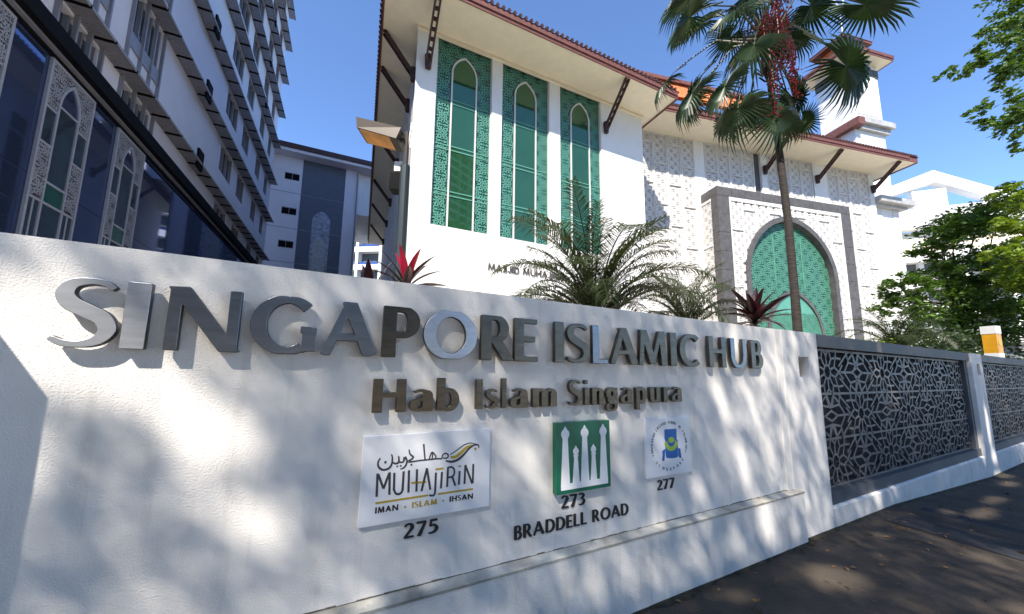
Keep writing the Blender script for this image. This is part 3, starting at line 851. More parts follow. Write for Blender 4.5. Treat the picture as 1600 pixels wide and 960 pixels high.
def ring(txt, a0, a1, inward):
    n = len(txt)
    for i, c in enumerate(txt):
        if c == ' ': continue
        a = R(a0 + (a1 - a0) * i / (n - 1))
        r_ = RR
        base = np.array([CX + r_ * 1.05 * math.cos(a), CZ + r_ * .94 * math.sin(a)])
        rd = np.array([math.cos(a), math.sin(a)]) * (1 if not inward else -1)
        tg = np.array([rd[1], -rd[0]])
        for s_ in glyph_strokes(c, .2, .14):
            q = stroke_poly(s_); q[:, 1] = np.clip(q[:, 1], 0, 1)
            polys.append(base + np.outer((q[:, 0] - .4) * .021, tg) + np.outer((q[:, 1] - .5) * .021, rd))
ring('MADRASAH IRSYAD ZUHRI AL ISLAMIAH', 192, -12, False)
ring('S I N G A P O R E', 222, 318, True)
for a in (200, -20):
    a = R(a); polys.append([(CX + RR * 1.05 * math.cos(a) + .006 * math.cos(k * .785), CZ + RR * .94 * math.sin(a) + .006 * math.sin(k * .785)) for k in range(8)])
ink(t, 'ring_lettering', polys, 'ink2', TH, h=.0014)['kind'] = 'stuff'

# ------------------------------------------------------------------ mosque front block (local: x along the facade, y into the building, z up)
M = thing('mosque_hall', 'white mosque hall with three tall green windows and deep brown-edged eaves', 'building', FM.w(0, 0), FM.ang)
ZS = 16.85
UL, UR = -1.12, 11.95
MB().box(UL, UR, 0, .4, -.4, 7.82).build('lower_wall', 'white', M)
for a, b in ((UL, -.22), (2.44, 2.97), (5.61, 6.26), (8.91, UR)):
    MB().box(a, b, 0, .4, 7.82, ZS).build('wall_pier', 'white', M)
MB().box(UL, UR, 1.2, 1.5, 7.7, ZS).build('inner_wall', 'screenback', M)
mb = MB(); mb.box(UR - .4, UR, .401, 30, -.4, ZS); mb.build('side_wall', 'white', M)
# left side wall with narrow green windows
ls = [(3.2, 4.4), (6.2, 7.4), (9.2, 10.4), (12.2, 13.4)]
y = .401
for a, b in ls:
    MB().box(UL, UL + .4, y, a, -.4, ZS).build('side_wall', 'white', M)
    MB().box(UL, UL + .4, a, b, -.4, 5.5).build('side_wall', 'white', M)
    MB().box(UL, UL + .4, a, b, 15.2, ZS).build('side_wall', 'white', M)
    wn = MB().box(UL + .1, UL + .16, a, b, 5.5, 15.2).build('side_window', 'filmgreen', M)
    for k in range(5):
        MB().box(UL + .05, UL + .2, a, b, 7 + 1.8 * k, 7.08 + 1.8 * k).build('transom', 'frame', wn)
    y = b
MB().box(UL, UL + .4, y, 30, -.4, ZS).build('side_wall', 'white', M)
for u0, u1 in ((-.22, 2.44), (2.97, 5.61), (6.26, 8.91)):
    wd = u1 - u0; cx = u0 + wd / 2; z0, z1 = 7.82, ZS
    W = MB().box(u0, u1, .17, .2, z0, z1).build('arched_window', 'filmgreen', M)
    hw = .60
    inner = lambda x, z: in_arch(x, z, cx, hw, 15.3, .93)
    mb = lattice_mb(wd, z1 - z0 - .0, .80, .036, .165, .02, keep=lambda x, z: not in_arch(x, z, cx, hw + .06, 15.3, 1.0) and z < 16.8, ox=u0, oz=z0)
    mb.build('lattice_film', 'latticegreen', W, kind='stuff')
    b = MB()
    ai, ao = arch_pts(cx, hw - .05, 15.3, .90, 12, z0 + .05), arch_pts(cx, hw + .02, 15.3, .98, 12, z0 + .05)
    b.band(ai, ao, .08, .16); b.build('arch_frame', 'frame', W)
    b = MB(); b.prism(arch_pts(cx, hw - .052, 15.3, .90, 12, z0 + .05), .13, .14); b.build('pane', 'glassgreen', W)
    for zz in (13.72, 11.45, 9.3):
        for dz in (0, .19):
            MB().box(u0 + .04, cx - hw, .12, .16, zz + dz, zz + dz + .05).build('transom', 'latticegreen', W)
            MB().box(cx - hw + .05, cx + hw - .05, .10, .128, zz + dz, zz + dz + .05).build('transom', 'latticegreen', W)
            MB().box(cx + hw, u1 - .04, .12, .16, zz + dz, zz + dz + .05).build('transom', 'latticegreen', W)
    b = MB(); b.box(u0, u0 + .045, .06, .16, z0, z1 - .01); b.box(u1 - .045, u1, .06, .16, z0, z1 - .01); b.box(u0 + .046, u1 - .046, .06, .16, z0, z0 + .05)
    b.build('frame', 'frame', W)
# eaves: soffit, fascia, tiles, hip roof
EL, ER, EO = -2.62, 12.62, 1.95
MB().box(EL, ER, -EO, 30, ZS, ZS + .06).build('soffit', 'soffit', M)
MB().box(UL - .05, UR + .05, -.12, 0, ZS - .14, ZS).build('cornice', 'soffit', M)
def fascia(mb_axis, a, b, c, z, p, nseg):
    for i in range(nseg):
        s, e = a + (b - a) * i / nseg, a + (b - a) * (i + 1) / nseg - .012
        q = MB()
        if mb_axis == 'x':
            q.box(s, e, c - .05, c, z - .10, z + .22); q.box(s, e, c - .10, c - .0505, z + .06, z + .30)
        elif mb_axis == '-':
            q.box(c - .05, c, s, e, z - .10, z + .22); q.box(c - .10, c - .0505, s, e, z + .06, z + .30)
        else:
            q.box(c, c + .05, s, e, z - .10, z + .22); q.box(c + .0505, c + .10, s, e, z + .06, z + .30)
        q.build('fascia_board', 'fascia', p)
fascia('x', EL, ER, -EO, ZS, M, 5)
fascia('-', -EO, 30, EL, ZS, M, 8)
fascia('+', -EO, 30, ER, ZS, M, 8)
def hip_roof(p, x0, x1, y0, y1, z, rise, k='tile', name='roof'):
    w2 = min(x1 - x0, y1 - y0) / 2
    if x1 - x0 > y1 - y0: a, b = (x0 + w2, (y0 + y1) / 2), (x1 - w2, (y0 + y1) / 2)
    else: a, b = ((x0 + x1) / 2, y0 + w2), ((x0 + x1) / 2, y1 - w2)
    q = MB(); v = [(x0, y0, z), (x1, y0, z), (x1, y1, z), (x0, y1, z), (*a, z + rise), (*b, z + rise)]
    q.v = v
    if x1 - x0 > y1 - y0: q.f = [(0, 1, 5, 4), (1, 2, 5), (2, 3, 4, 5), (3, 0, 4), (3, 2, 1, 0)]
    else: q.f = [(0, 1, 4), (1, 2, 5, 4), (2, 3, 5), (3, 0, 4, 5), (3, 2, 1, 0)]
    q.m = [0] * 5
    return q.build(name, k, p)
hip_roof(M, EL - .12, ER + .12, -EO - .12, 30, ZS + .31, 4.2)
def tile_row(p, axis, a, b, c, z, pitch=.27, k='tile', sgn=-1):
    q = MB(); n = int((b - a) / pitch)
    for i in range(n):
        m_ = a + (i + .5) * pitch
        if axis == 'x': q.tube([(m_, c + sgn * .10, z + .02), (m_, c - sgn * .7, z + .30)], [.085, .085], 6)
        else: q.tube([(c + sgn * .10, m_, z + .02), (c - sgn * .7, m_, z + .30)], [.085, .085], 6)
    q.build('eave_tiles', k, p, kind='stuff')
tile_row(M, 'x', EL, ER, -EO - .06, ZS + .33)
tile_row(M, 'y', -EO, 30, EL - .06, ZS + .33)
tile_row(M, 'y', -EO, 30, ER + .06, ZS + .33, sgn=1)
def bracket(p, x, y, dx, dy, z0, z1, L, front=True):
    q = MB()
    a = Vector((x, y, z0)); b = Vector((x + dx * L, y + dy * L, z1))
    s = Vector((-dy, dx, 0)) * .10
    up = Vector((0, 0, 1)) if abs(dx) + abs(dy) > 0 else Vector((1, 0, 0))
    q.bar(a + s, b + s, .07, .16); q.bar(a - s, b - s, .07, .16)
    for k in range(7):
        c = a.lerp(b, (k + .5) / 7); q.bar(c - s, c + s, .10, .12)
    q.tube([a + Vector((0, 0, .35)) - Vector((dx, dy, 0)) * .0, a + Vector((0, 0, -.25))], [.17, .13], 8)
    q.build('eave_bracket', 'timber', p)
for u in (-.62, 9.2):
    bracket(M, u, -.10, 0, -1, 15.15, ZS - .03, 1.75)
for yy in (.9, 3.0, 8.6, 14.5, 19, 24):
    bracket(M, UL - .08, yy, -1, 0, 15.15, ZS - .03, 1.35)
# the left flank runs two degrees off square: it opens towards the lane
for ch in [o_ for o_ in M.children] + [g_ for o_ in M.children for g_ in o_.children]:
    for v_ in ch.data.vertices:
        if v_.co.y > -2.5 and v_.co.x < UR: v_.co.x += (v_.co.y + 2.0) * .035 * min(1, (UR - v_.co.x) / (UR - UL)) if v_.co.y > .35 or v_.co.x < UL - .2 else 0
# bronze name on the lower wall (the palm hides the end of it)
me_t = thing('wall_lettering', 'small dark lettering MASJID MUHAJIRIN on the white wall below the green windows', 'sign lettering', FM.w(0, 0), FM.ang)
for c, a, b in even('MASJID MUHAJIRIN', 2.42, 6.5, gap=.14, T=.17, t=.1):
    obj('letter', flat_mesh('letter', place_glyph(c, a, b, 6.2, .30, T=.17, t=.1), -.06, .05, ['greystone']), me_t)

# ------------------------------------------------------------------ prayer hall with screen wall (local frame of FS)
H = thing('prayer_hall', 'prayer hall with pale perforated screen panels under a brown eave, turned towards the street', 'building', FS.w(0, 0), FS.ang)
ZH = 18.02
MB().box(-7, 16.62, .12, .6, -.4, ZH).build('wall', 'screenback', H)
MB().box(16.2, 16.62, .601, 16, -.4, ZH).build('side_wall', 'white', H)
MB().box(-7, -6.6, .601, 16, -.4, ZH).build('side_wall', 'white', H)
for a, b in ((-.36, .46), (5.4, 5.9), (10.35, 11.72), (16.14, 16.62)):
    MB().box(a, b, -.05, .12, -.4, ZH).build('pilaster', 'white', H)
pw, ph = 1.06, 2.86
def screen_panel_mesh(w_, h_, a=.62, bw=.046):
    q = MB()
    q.box(0, .06, -.05, .1, 0, h_); q.box(w_ - .06, w_, -.05, .1, 0, h_)
    q.box(.056, w_ - .056, -.02, .1, h_ - .05, h_); q.box(-.0, w_, -.07, -.051, h_ - .06, h_ + .02)
    lattice_mb(w_ - .11, h_ - .055, a, bw, .06, .05, mb=q, ox=.055)
    return q.mesh('screen_panel', 'screen')
spm = screen_panel_mesh(pw - .02, ph)
def columns(p, us, yoff=0.0, zlo=1.0, ztop=ZH, odd=0):
    for i, u in enumerate(us):
        z = (2.9 if (i + odd) % 2 else 1.45)
        while z < ztop - .3:
            if z + ph > ztop:
                hh = ztop - z - .05
                if hh > .4:
                    key = round(hh, 2)
                    if key not in CACHE: CACHE[key] = screen_panel_mesh(pw - .02, hh)
                    obj('screen_panel', CACHE[key], p, (u, yoff, z))
            else: obj('screen_panel', spm, p, (u, yoff, z))
            z += 2.9
CACHE = {}
columns(H, [-6.85, -5.77, -4.69, -3.61 - .0, -2.52, -1.43], odd=1)
columns(H, [.5 + 1.07 * k for k in range(4)] + [5.92 + 1.075 * k for k in range(4)])
columns(H, [11.76 + 1.095 * k for k in range(4)], odd=1)
HO = 2.12
MB().box(-5.2, 17.9, -HO, 16, ZH, ZH + .06).build('soffit', 'soffit', H)
fascia('x', -5.2, 17.0, -HO, ZH + .02, H, 8)
fascia('+', -HO, 16, 17.9, ZH + .02, H, 6)
MB().box(17.0, 17.9, -HO - .05, -HO, ZH - .08, ZH + .3).build('fascia_board', 'fascia', H)
hip_roof(H, -5.3, 18.0, -HO - .12, 16, ZH + .34, 2.4)
tile_row(H, 'x', -5.2, 17.9, -HO - .06, ZH + .34)
for u in (5.65, 10.6, 16.38):
    bracket(H, u, -.16, 0, -1, 16.6, ZH - .03, 1.8)
# raised clerestory with orange tiles
C1 = MB().box(-5.6, 5.75, -.3, 6, ZH + .3, 20.35).build('clerestory', 'fascia', H)
for k in range(12):
    MB().yprism([(-.6, 20.35), (-.9, 20.35), (-.55, 21.6), (-.25, 21.6)], -5.5 + k * .95, -5.5 + k * .95 + .93).build('roof_tile_panel', 'orange', C1)
MB().box(-5.7, 5.85, -.72, .3, 21.6, 21.86).build('ridge_cap', 'fascia', C1)
# lower right wing
MB().box(16.63, 19.75, .3, 8, -.4, 15.4).build('wing_wall', 'white', H)
for a, b in ((17.0, 17.7), (19.0, 19.6)):
    MB().box(a, b, .24, .299, -.4, 15.38).build('wing_pilaster', 'screen', H)
MB().box(16.63, 20.1, -.1, 8.3, 15.4, 15.62).build('wing_cornice', 'palestone', H)
MB().box(16.63, 20.5, -.45, 8.7, 15.621, 16.1).build('wing_cornice', 'palestone', H)

# portal
Pt = thing('portal', 'projecting grey stone framed portal with a pointed green lattice arch', 'portal', FB.w(0, 0), FB.ang)
PW, PZ, PD = 11.5, 13.95, 1.36
i0, i1, iz = .93, 10.62, 13.36
acx, ahw, azs, ar_ = 5.8, 3.55, 8.2, 4.0
zz = -.4
blocks = 10
for side, (a, b) in enumerate(((0, i0), (i1, PW))):
    n = 11
    for k in range(n):
        z0 = -.4 + (iz + .4) * k / n; z1 = -.4 + (iz + .4) * (k + 1) / n - .02
        MB().box(a, b, -.02 - .004 * (k % 2), .5, z0, z1).build('stone_block', 'greystone', Pt)
n = 10
for k in range(n):
    MB().box(PW * k / n, PW * (k + 1) / n - .02, -.025 - .004 * (k % 2), .5, iz, PZ).build('stone_block', 'greystone', Pt)
MB().box(-.02, .0 + .3, .501, PD, PZ - .6, PZ).build('side_coping', 'greystone', Pt)
MB().box(PW - .3, PW + .02, .501, PD, PZ - .6, PZ).build('side_coping', 'greystone', Pt)
MB().box(.3, PW - .3, .501, PD, PZ - .2, PZ - .02).build('portal_roof', 'greystone', Pt)
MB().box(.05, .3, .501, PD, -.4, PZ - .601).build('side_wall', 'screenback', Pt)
MB().box(PW - .3, PW - .05, .501, PD, -.4, PZ - .601).build('side_wall', 'screen', Pt)
# side panels (left reveal)
q = MB()
q.box(.0, .049, .52, 1.34, 13.2, 13.34); 
sm = MB(); lattice_mb(.8, 3.0, .62, .046, 0, .05, mb=sm); sm.box(0, .8, -.1, 0, 2.92, 3.04)
sm = sm.mesh('side_screen_panel', 'screen')
for k in range(4):
    obj('side_screen_panel', sm, Pt, (.045, 1.33, 13.3 - 3.08 * (k + 1)), (0, 0, R(-90)))
q.build('side_trim', 'screen', Pt)
# face with arch opening
ap = arch_pts(acx, ahw + .3, azs, ar_ + .32, 20, -.4)
poly = [(i0, -.4)] + ap + [(i1, -.4), (i1, iz), (i0, iz)]
MB().prism(poly, .10, .3).build('arch_wall', 'screenback', Pt)
keep = lambda x, z: not in_arch(x, z, acx, ahw + .32, azs, ar_ + .34) and z < iz - .28 and i0 + .16 < x < i1 - .16
mb = lattice_mb(i1 - i0, iz + .4, .62, .046, .095, .045, keep=keep, ox=i0, oz=-.4)
mb.build('screen_lattice', 'screen', Pt, kind='stuff')
b = MB(); b.box(i0, i0 + .14, .0, .099, -.4, iz); b.box(i1 - .14, i1, .0, .099, -.4, iz); b.box(i0 + .141, i1 - .141, .0, .099, iz - .26, iz)
b.build('inner_trim', 'screen', Pt)
for k in range(1, 9):
    x = i0 + (i1 - i0) * k / 9
    za = max([z for z in np.arange(-.4, iz, .05) if in_arch(x, z, acx, ahw + .34, azs, ar_ + .36)] or [-.4])
    MB().box(x - .05, x + .05, .02, .098, za + .05, iz - .261).build('mullion', 'screen', Pt)
for k in range(9):
    x0 = i0 + (i1 - i0) * k / 9 + .06; x1 = x0 + (i1 - i0) / 9 - .12
    z = 2.4 + (1.45 if k % 2 else 0)
    while z < iz - .4:
        if not in_arch(x0, z, acx, ahw + .34, azs, ar_ + .36) and not in_arch(x1, z, acx, ahw + .34, azs, ar_ + .36):
            MB().box(x0, x1, -.03, .09, z, z + .10).build('ledge', 'screen', Pt)
        z += 2.9
b = MB(); b.band(arch_pts(acx, ahw, azs, ar_, 20, -.4), arch_pts(acx, ahw + .33, azs, ar_ + .35, 20, -.4), -.06, .35); b.build('arch_band', 'greystone', Pt)
b = MB(); b.prism(arch_pts(acx, ahw, azs, ar_, 20, -.4), .34, .36); gl = b.build('arch_glass', 'filmgreen', Pt)
icx, ihw, izs, ir = 5.95, 2.15, 4.4, 2.85
mb = lattice_mb(2 * ahw, azs + ar_ + .4, .85, .048, .33, .03, keep=lambda x, z: in_arch(x, z, acx, ahw, azs, ar_) and not in_arch(x, z, icx, ihw + .2, izs, ir + .25), ox=acx - ahw, oz=-.4)
mb.build('arch_lattice', 'archgreen', gl, kind='stuff')
mb = lattice_mb(2 * ihw, izs + ir + .4, .72, .046, .30, .03, keep=lambda x, z: in_arch(x, z, icx, ihw, izs, ir) and z < 5.9, ox=icx - ihw, oz=-.4)
mb.build('inner_lattice', 'archgreen', gl, kind='stuff')
b = MB(); b.prism(arch_pts(icx, ihw, izs, ir, 14, -.4), .31, .325); b.build('inner_pane', 'latticegreen', gl)
b = MB(); b.band(arch_pts(icx, ihw, izs, ir, 14, -.4), arch_pts(icx, ihw + .2, izs, ir + .24, 14, -.4), .2, .33); b.build('inner_arch_band', 'greystone', gl)
for x in (acx - 1.2, acx + 1.2):
    MB().box(x - .04, x + .04, .28, .335, 7.6, 11.2).build('mullion', 'archgreen', gl)

# tower
FT = Fr(32.1, 31.0, 76.5); TK = 31 / 26
T = thing('minaret_tower', 'white square tower with brown tiled roofs and a crescent finial behind the prayer hall', 'tower', FT.w(0, 0), FT.ang)
MB().box(0, 3.2, 0, 2.4, 1, 27.3).build('shaft', 'white', T)
MB().box(.35, 2.85, -.04, -.001, 22.6, 26.2).build('recess_panel', 'screen', T)
b = MB(); b.box(-.06, 3.26, -.06, 2.46, 26.2, 26.9); b.build('belt', 'greystone', T)
b = MB(); b.box(.2, 3.7, -.5, 2.9, 21.5, 21.95); b.box(.2, 3.45, -.25, 2.6, 21.1, 21.499); b.build('cornice', 'palestone', T)
b = MB(); b.box(-.5, .18, -.6, 3.0, 21.15, 21.75); b.build('side_eave', 'fascia', T)
MB().box(-1.0, 3.8, -.8, 3.2, 27.3, 27.36).build('soffit', 'soffit', T)
fascia('x', -1.0, 3.8, -.8, 27.36, T, 3); fascia('-', -.8, 3.2, -1.0, 27.36, T, 3); fascia('+', -.8, 3.2, 3.8, 27.36, T, 3)
hip_roof(T, -1.1, 3.9, -.9, 3.25, 27.67, 1.0)
MB().box(.3, 2.6, .3, 2.0, 27.9, 29.3).build('lantern', 'orange', T)
for k in range(5):
    MB().box(.4 + .45 * k, .6 + .45 * k, .25, .299, 28.2, 29.1).build('lantern_post', 'timber', T)
MB().box(-.3, 3.0, -.1, 2.5, 29.3, 29.5).build('upper_eave', 'fascia', T)
hip_roof(T, -.35, 3.05, -.15, 2.55, 29.51, .9, 'orange')
b = MB(); b.tube([(-.1, 0, 29.8), (-.1, 0, 32.1)], .05, 6)
pts = [(-.1 + .52 * math.sin(a), 0, 32.6 - .52 * math.cos(a)) for a in np.linspace(-2.7, 2.7, 20)]
b.tube(pts, [.03 + .10 * math.sin(math.pi * k / 19) for k in range(20)], 6)
b.build('crescent_finial', 'frame', T)

T.scale = (TK, TK, TK); T.location.z = 1.6 * (1 - TK)

# ------------------------------------------------------------------ left office block (local x runs away from the viewer, y into the building)
# local frame: x along the facade (u), y = -o
Lb = thing('office_block', 'tall pale office block at the left with metal sunshades above dark reflective glass', 'building', FL.w(0, 0), FL.ang)
UE = -4.9; U0 = -36.0; ZT = 41
zk = [11.15 + 3.5 * k for k in range(9)]
wins = [(-32.0, -30.2), (-29.35, -27.75), (-26.55, -24.65), (-17.45, -15.25), (-14.1, -12.4), (-10.4, -8.9), (-7.4, -6.2)]
# upper wall as separate cladding panels between windows, storey by storey
def upper_wall():
    for r, z in enumerate(zk):
        zlo = z - 1.75; zhi = z - .12
        ztop = zk[r + 1] - 1.75 if r + 1 < len(zk) else ZT
        if r == 0: zlo = 10.0
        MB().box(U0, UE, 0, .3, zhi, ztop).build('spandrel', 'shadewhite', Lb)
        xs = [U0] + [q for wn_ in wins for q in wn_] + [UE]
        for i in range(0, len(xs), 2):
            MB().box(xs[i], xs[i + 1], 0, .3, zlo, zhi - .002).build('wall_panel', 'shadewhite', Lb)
        for i, (a, b_) in enumerate(wins):
            W = MB().box(a, b_, .2, .22, zlo, zhi).build('window', 'darkglass', Lb)
            q = MB(); n = 3
            q.box(a, a + .06, .05, .199, zlo, zhi); q.box(b_ - .06, b_, .05, .199, zlo, zhi)
            for k in range(1, n): q.box(a + (b_ - a) * k / n - .03, a + (b_ - a) * k / n + .03, .08, .199, zlo, zhi)
            q.box(a + .061, b_ - .061, .09, .198, zlo + .0, zlo + .06)
            q.build('frame', 'fin', W)
upper_wall()
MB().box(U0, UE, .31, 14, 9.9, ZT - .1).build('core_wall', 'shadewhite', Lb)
# vertical grey fins round the two window stacks at the left
for (a, b_) in wins[:3]:
    for u in (a - .14, a + (b_ - a) * .33, a + (b_ - a) * .67, b_ + .02):
        MB().box(u, u + .07, -.10, -.001, 10.06, ZT - 1).build('vertical_fin', 'fin', Lb)
    for r in range(8):
        MB().box(a, b_, -.05, -.002, zk[r] + 1.2, zk[r] + 1.72).build('apron_panel', 'fin', Lb)
# sunshades
q = MB(); SWd, SP = .52, 1.15
for k in range(11):
    y0 = -.06 - k * (SWd - .06) / 11
    q.box(.03, SP - .03, y0 - .03, y0, -.012, .012)
for k in range(9):
    x = .10 + (SP - .2) * k / 8
    q.box(x - .014, x + .014, -SWd, -.04, -.026, -.0125)
q.box(.0, SP, -SWd - .03, -SWd, -.04, .05)
q.box(.0, SP, -.05, -.0, -.04, .04, 1)
q.box(-.022, .022, -SWd - .04, -.0, -.07, .03, 2)
ssm = q.mesh('sunshade', ['shade', 'fin', 'black'])
for r, z in enumerate(zk):
    ue = -5.15 if r < 4 else -4.5
    u = ue - SP; n = 0
    while u > U0 + .3 and n < 27:
        obj('sunshade', ssm, Lb, (u, 0, z)); u -= SP; n += 1
    MB().box(-21.6, -21.0, -.50, -.41, z - .28, z + .62).build('service_box', 'black', Lb)
    if r > 2: MB().box(-11.4, -11.0, -.50, -.41, z - .2, z + .4).build('service_box', 'black', Lb)
# dark eaves band between glass base and upper wall
MB().box(U0, UE, -.34, .3, 9.62, 10.05).build('dark_band', 'black', Lb)
MB().box(U0, UE, -.16, .3, 9.56, 9.619).build('dark_band', 'fin', Lb)
MB().box(U0, UE, -.05, .3, 9.472, 9.559).build('dark_band', 'black', Lb)
# reflective base: panels of cladding glass with fine joints
bays = [(-32.15, -30.42), (-29.3, -27.6), (-26.4, -24.72)]
xs = [U0] + [q_ for b_ in bays for q_ in b_] + [UE]
for i in range(0, len(xs), 2):
    a, b_ = xs[i], xs[i + 1]
    n = max(1, round((b_ - a) / 2.4))
    for k in range(n):
        for zz0, zz1 in ((-.4, 3.0), (3.0, 6.3), (6.3, 9.47)):
            MB().box(a + (b_ - a) * k / n + .006, a + (b_ - a) * (k + 1) / n - .006, -.0, .05, zz0 + .006, zz1 - .006).build('glass_panel', 'blueglass', Lb)
MB().box(U0, UE, .06, 14, -.4, 9.6).build('base_core', 'black', Lb)
for a, b_ in bays:
    w_ = b_ - a; cx = a + w_ / 2
    AW = MB().box(a, b_, -.01, .03, -.4, 9.43).build('arched_bay', 'surback', Lb)
    ah = .33; acz, ari = 8.45, .72
    q = MB()
    for x in (a, b_ - .07): q.box(x, x + .07, -.07, -.011, -.4, 9.43)
    q.box(a + .071, b_ - .071, -.069, -.011, 9.36, 9.43)
    for x in (cx - ah - .07, cx + ah): q.box(x, x + .06, -.062, -.011, -.4, acz)
    for zz_ in (5.75,): q.box(a + .071, b_ - .071, -.058, -.012, zz_, zz_ + .06)
    q.box(cx - ah, cx + ah, -.052, -.012, 6.30, 6.36); q.box(cx - ah, cx + ah, -.052, -.012, acz - .05, acz)
    for s_ in (0, 1):
        x0_, x1_ = (a + .07, cx - ah - .07) if s_ == 0 else (cx + ah + .07, b_ - .07)
        for zz_ in (7.2, 8.15): q.box(x0_, x1_, -.055, -.012, zz_, zz_ + .06)
        q.box((x0_ + x1_) / 2 - .02, (x0_ + x1_) / 2 + .02, -.045, -.012, 3.4, 5.749)
    q.band(arch_pts(cx, ah, acz, ari, 10), arch_pts(cx, ah + .07, acz, ari + .1, 10), -.065, -.012)
    q.build('bay_frame', 'surframe', AW)
    kp = lambda x, z: not in_arch(x, z, cx, ah + .07, acz, ari + .1) and not (7.2 < z < 8.2) and z > 5.82 and (abs(x - cx) > ah + .07 or z > acz)
    lattice_mb(w_ - .14, 3.56, .52, .034, -.03, .03, keep=kp, ox=a + .07, oz=5.82).build('bay_lattice', 'surround', AW, kind='stuff')
    MB().prism(arch_pts(cx, ah, acz, ari, 10), -.03, -.02).build('pane', 'blueglass', AW)
    MB().box(cx - ah, cx + ah, -.03, -.011, 6.36, acz - .05).build('pane', 'darkglass', AW)
    MB().box(cx - ah, cx + ah, -.03, -.011, 5.82, 6.30).build('pane', 'filmgreen', AW)
    for x0_, x1_ in ((a + .07, cx - ah - .07), (cx + ah + .07, b_ - .07)):
        MB().box(x0_, x1_, -.03, -.011, 7.26, 8.15).build('pane', 'darkglass', AW)
        MB().box(x0_, x1_, -.03, -.011, 2, 5.75).build('pane', 'darkglass', AW)
    MB().box(cx - ah, cx + ah, -.03, -.011, 2, 5.75).build('pane', 'darkglass', AW)

# ------------------------------------------------------------------ far linking block
Fb = thing('annex_block', 'lower white annex with blue grey centre strip and pale arch inlay between two buildings', 'building', FF.w(0, 0), FF.ang)
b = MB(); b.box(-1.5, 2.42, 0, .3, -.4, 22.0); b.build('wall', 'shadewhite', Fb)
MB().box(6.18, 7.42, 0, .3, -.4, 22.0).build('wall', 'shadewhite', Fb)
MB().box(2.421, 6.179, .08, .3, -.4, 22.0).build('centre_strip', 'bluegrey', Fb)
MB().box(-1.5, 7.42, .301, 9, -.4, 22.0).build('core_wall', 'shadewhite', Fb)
for zz_ in (18.4, 14.9, 11.6):
    MB().box(-1.5, 2.419, -.012, -.001, zz_, zz_ + .05).build('joint_trim', 'fin', Fb)
    MB().box(2.43, 6.17, .066, .079, zz_, zz_ + .05).build('joint_trim', 'fin', Fb)
for zz_ in (19.72, 16.27, 13.02):
    W = MB().box(1.02, 2.2, -.03, -.002, zz_, zz_ + .6).build('window', 'black', Fb)
    q = MB(); q.box(1.6, 1.64, -.05, -.031, zz_, zz_ + .6); q.box(1.02, 2.2, -.05, -.031, zz_ + .6, zz_ + .66); q.build('frame', 'shade', W)
MB().prism(arch_pts(4.35, .78, 16.0, 1.1, 12, 6), .05, .079).build('arch_inlay', 'palebluearch', Fb)
MB().prism(arch_pts(4.35, .55, 13.6, .9, 12, 6), .03, .049).build('arch_inlay', 'palestone', Fb)
MB().box(-2.5, 9.4, -1.1, 9, 22.01, 22.3).build('roof_soffit', 'shadewhite', Fb)
MB().box(-2.6, 9.5, -1.25, 9.1, 22.31, 22.75).build('roof_edge', 'timber', Fb)
b = MB(); b.box(7.43, 9.3, .4, 9, 17.6, 22.0); b.build('side_bay', 'white', Fb)
MB().tube([(7.3, -.12, -.4), (7.3, -.12, 21.9)], .07, 6).build('downpipe', 'shade', Fb)

# ------------------------------------------------------------------ flats seen in the gap and mirrored in the glass
def flats(x, y, rz, W_, nf, label, nb=8, fh=3.2, depth=10, z0=-.4):
    t = thing('apartment_block', label, 'building', (x, y, 0), rz=rz)
    MB().box(0, W_, 1.2, depth, z0, nf * fh).build('wall', 'flatsdark', t)
    for i in range(nf):
        z = i * fh
        MB().box(0, W_, 0, 1.199, z, z + .9).build('balcony', 'concrete', t)
        MB().box(0, W_, .1, .14, z + .9, z + 1.35).build('balcony_rail', 'blueglass', t)
    for k in range(nb + 1):
        MB().box(W_ * k / nb - .25, W_ * k / nb + .25, -.1, 1.21, z0, nf * fh + .5).build('party_wall', 'concrete', t)
    MB().box(-1, W_ + 1, -1, depth, nf * fh + .5, nf * fh + 1.1).build('roof', 'concrete', t)
    return t
flats(-44, 62, R(-6), 34, 10, 'pale balconied apartment block glimpsed in the gap beside the dark eave')
flats(82, -68, R(176), 40, 25, 'tall pale apartment tower across the road, mirrored in the green windows', nb=8)
flats(36, -74, R(172), 90, 15, 'long low pale apartment block across the road, beside the tall tower', nb=16)

# white building at the right, behind the trees
Wb = thing('white_building', 'white modern building with an open gabled roof frame behind the right hand trees', 'building', (47.4, 45, 0), rz=R(-20))
prof = [(1.0, 26.2), (6.6, 28.1), (12.2, 24.6), (30, 15.5), (30, 14.3), (11.8, 23.4), (6.7, 26.5), (1.0, 25.0)]
MB().prism(prof, 0, 1.2).build('roof_frame', 'white', Wb)
MB().box(1.0, 32, .0, 1.2, 20.6, 23.2).build('parapet', 'white', Wb)
for a, b_ in ((4.3, 7.6), (12.2, 13.4)):
    MB().box(a, b_, .1, 1.1, 23.201, 25.6 if a < 10 else 23.9).build('roof_post', 'white', Wb)
MB().box(-6, 1, -.5, 9, -.4, 24.9).build('stair_core', 'white', Wb)
for k in range(5):
    z = 19.5 - 3.4 * k
    MB().box(1.01, 32, .6, 1.4, z - 2.2, z).build('recess', 'flatsdark', Wb) if k else MB().box(1.01, 32, .8, 1.4, z - 2.2, z).build('recess', 'soffit', Wb)
    MB().box(1.01, 32, -.6, 1.2, z - 3.4, z - 2.21).build('balcony', 'white', Wb)
    for x in range(4, 32, 4):
        MB().box(x, x + .5, .1, .79, z - 2.2, z - .02).build('column', 'white', Wb)
MB().box(1.01, 32, 1.41, 10, -.4, 20.59).build('core_wall', 'concrete', Wb)

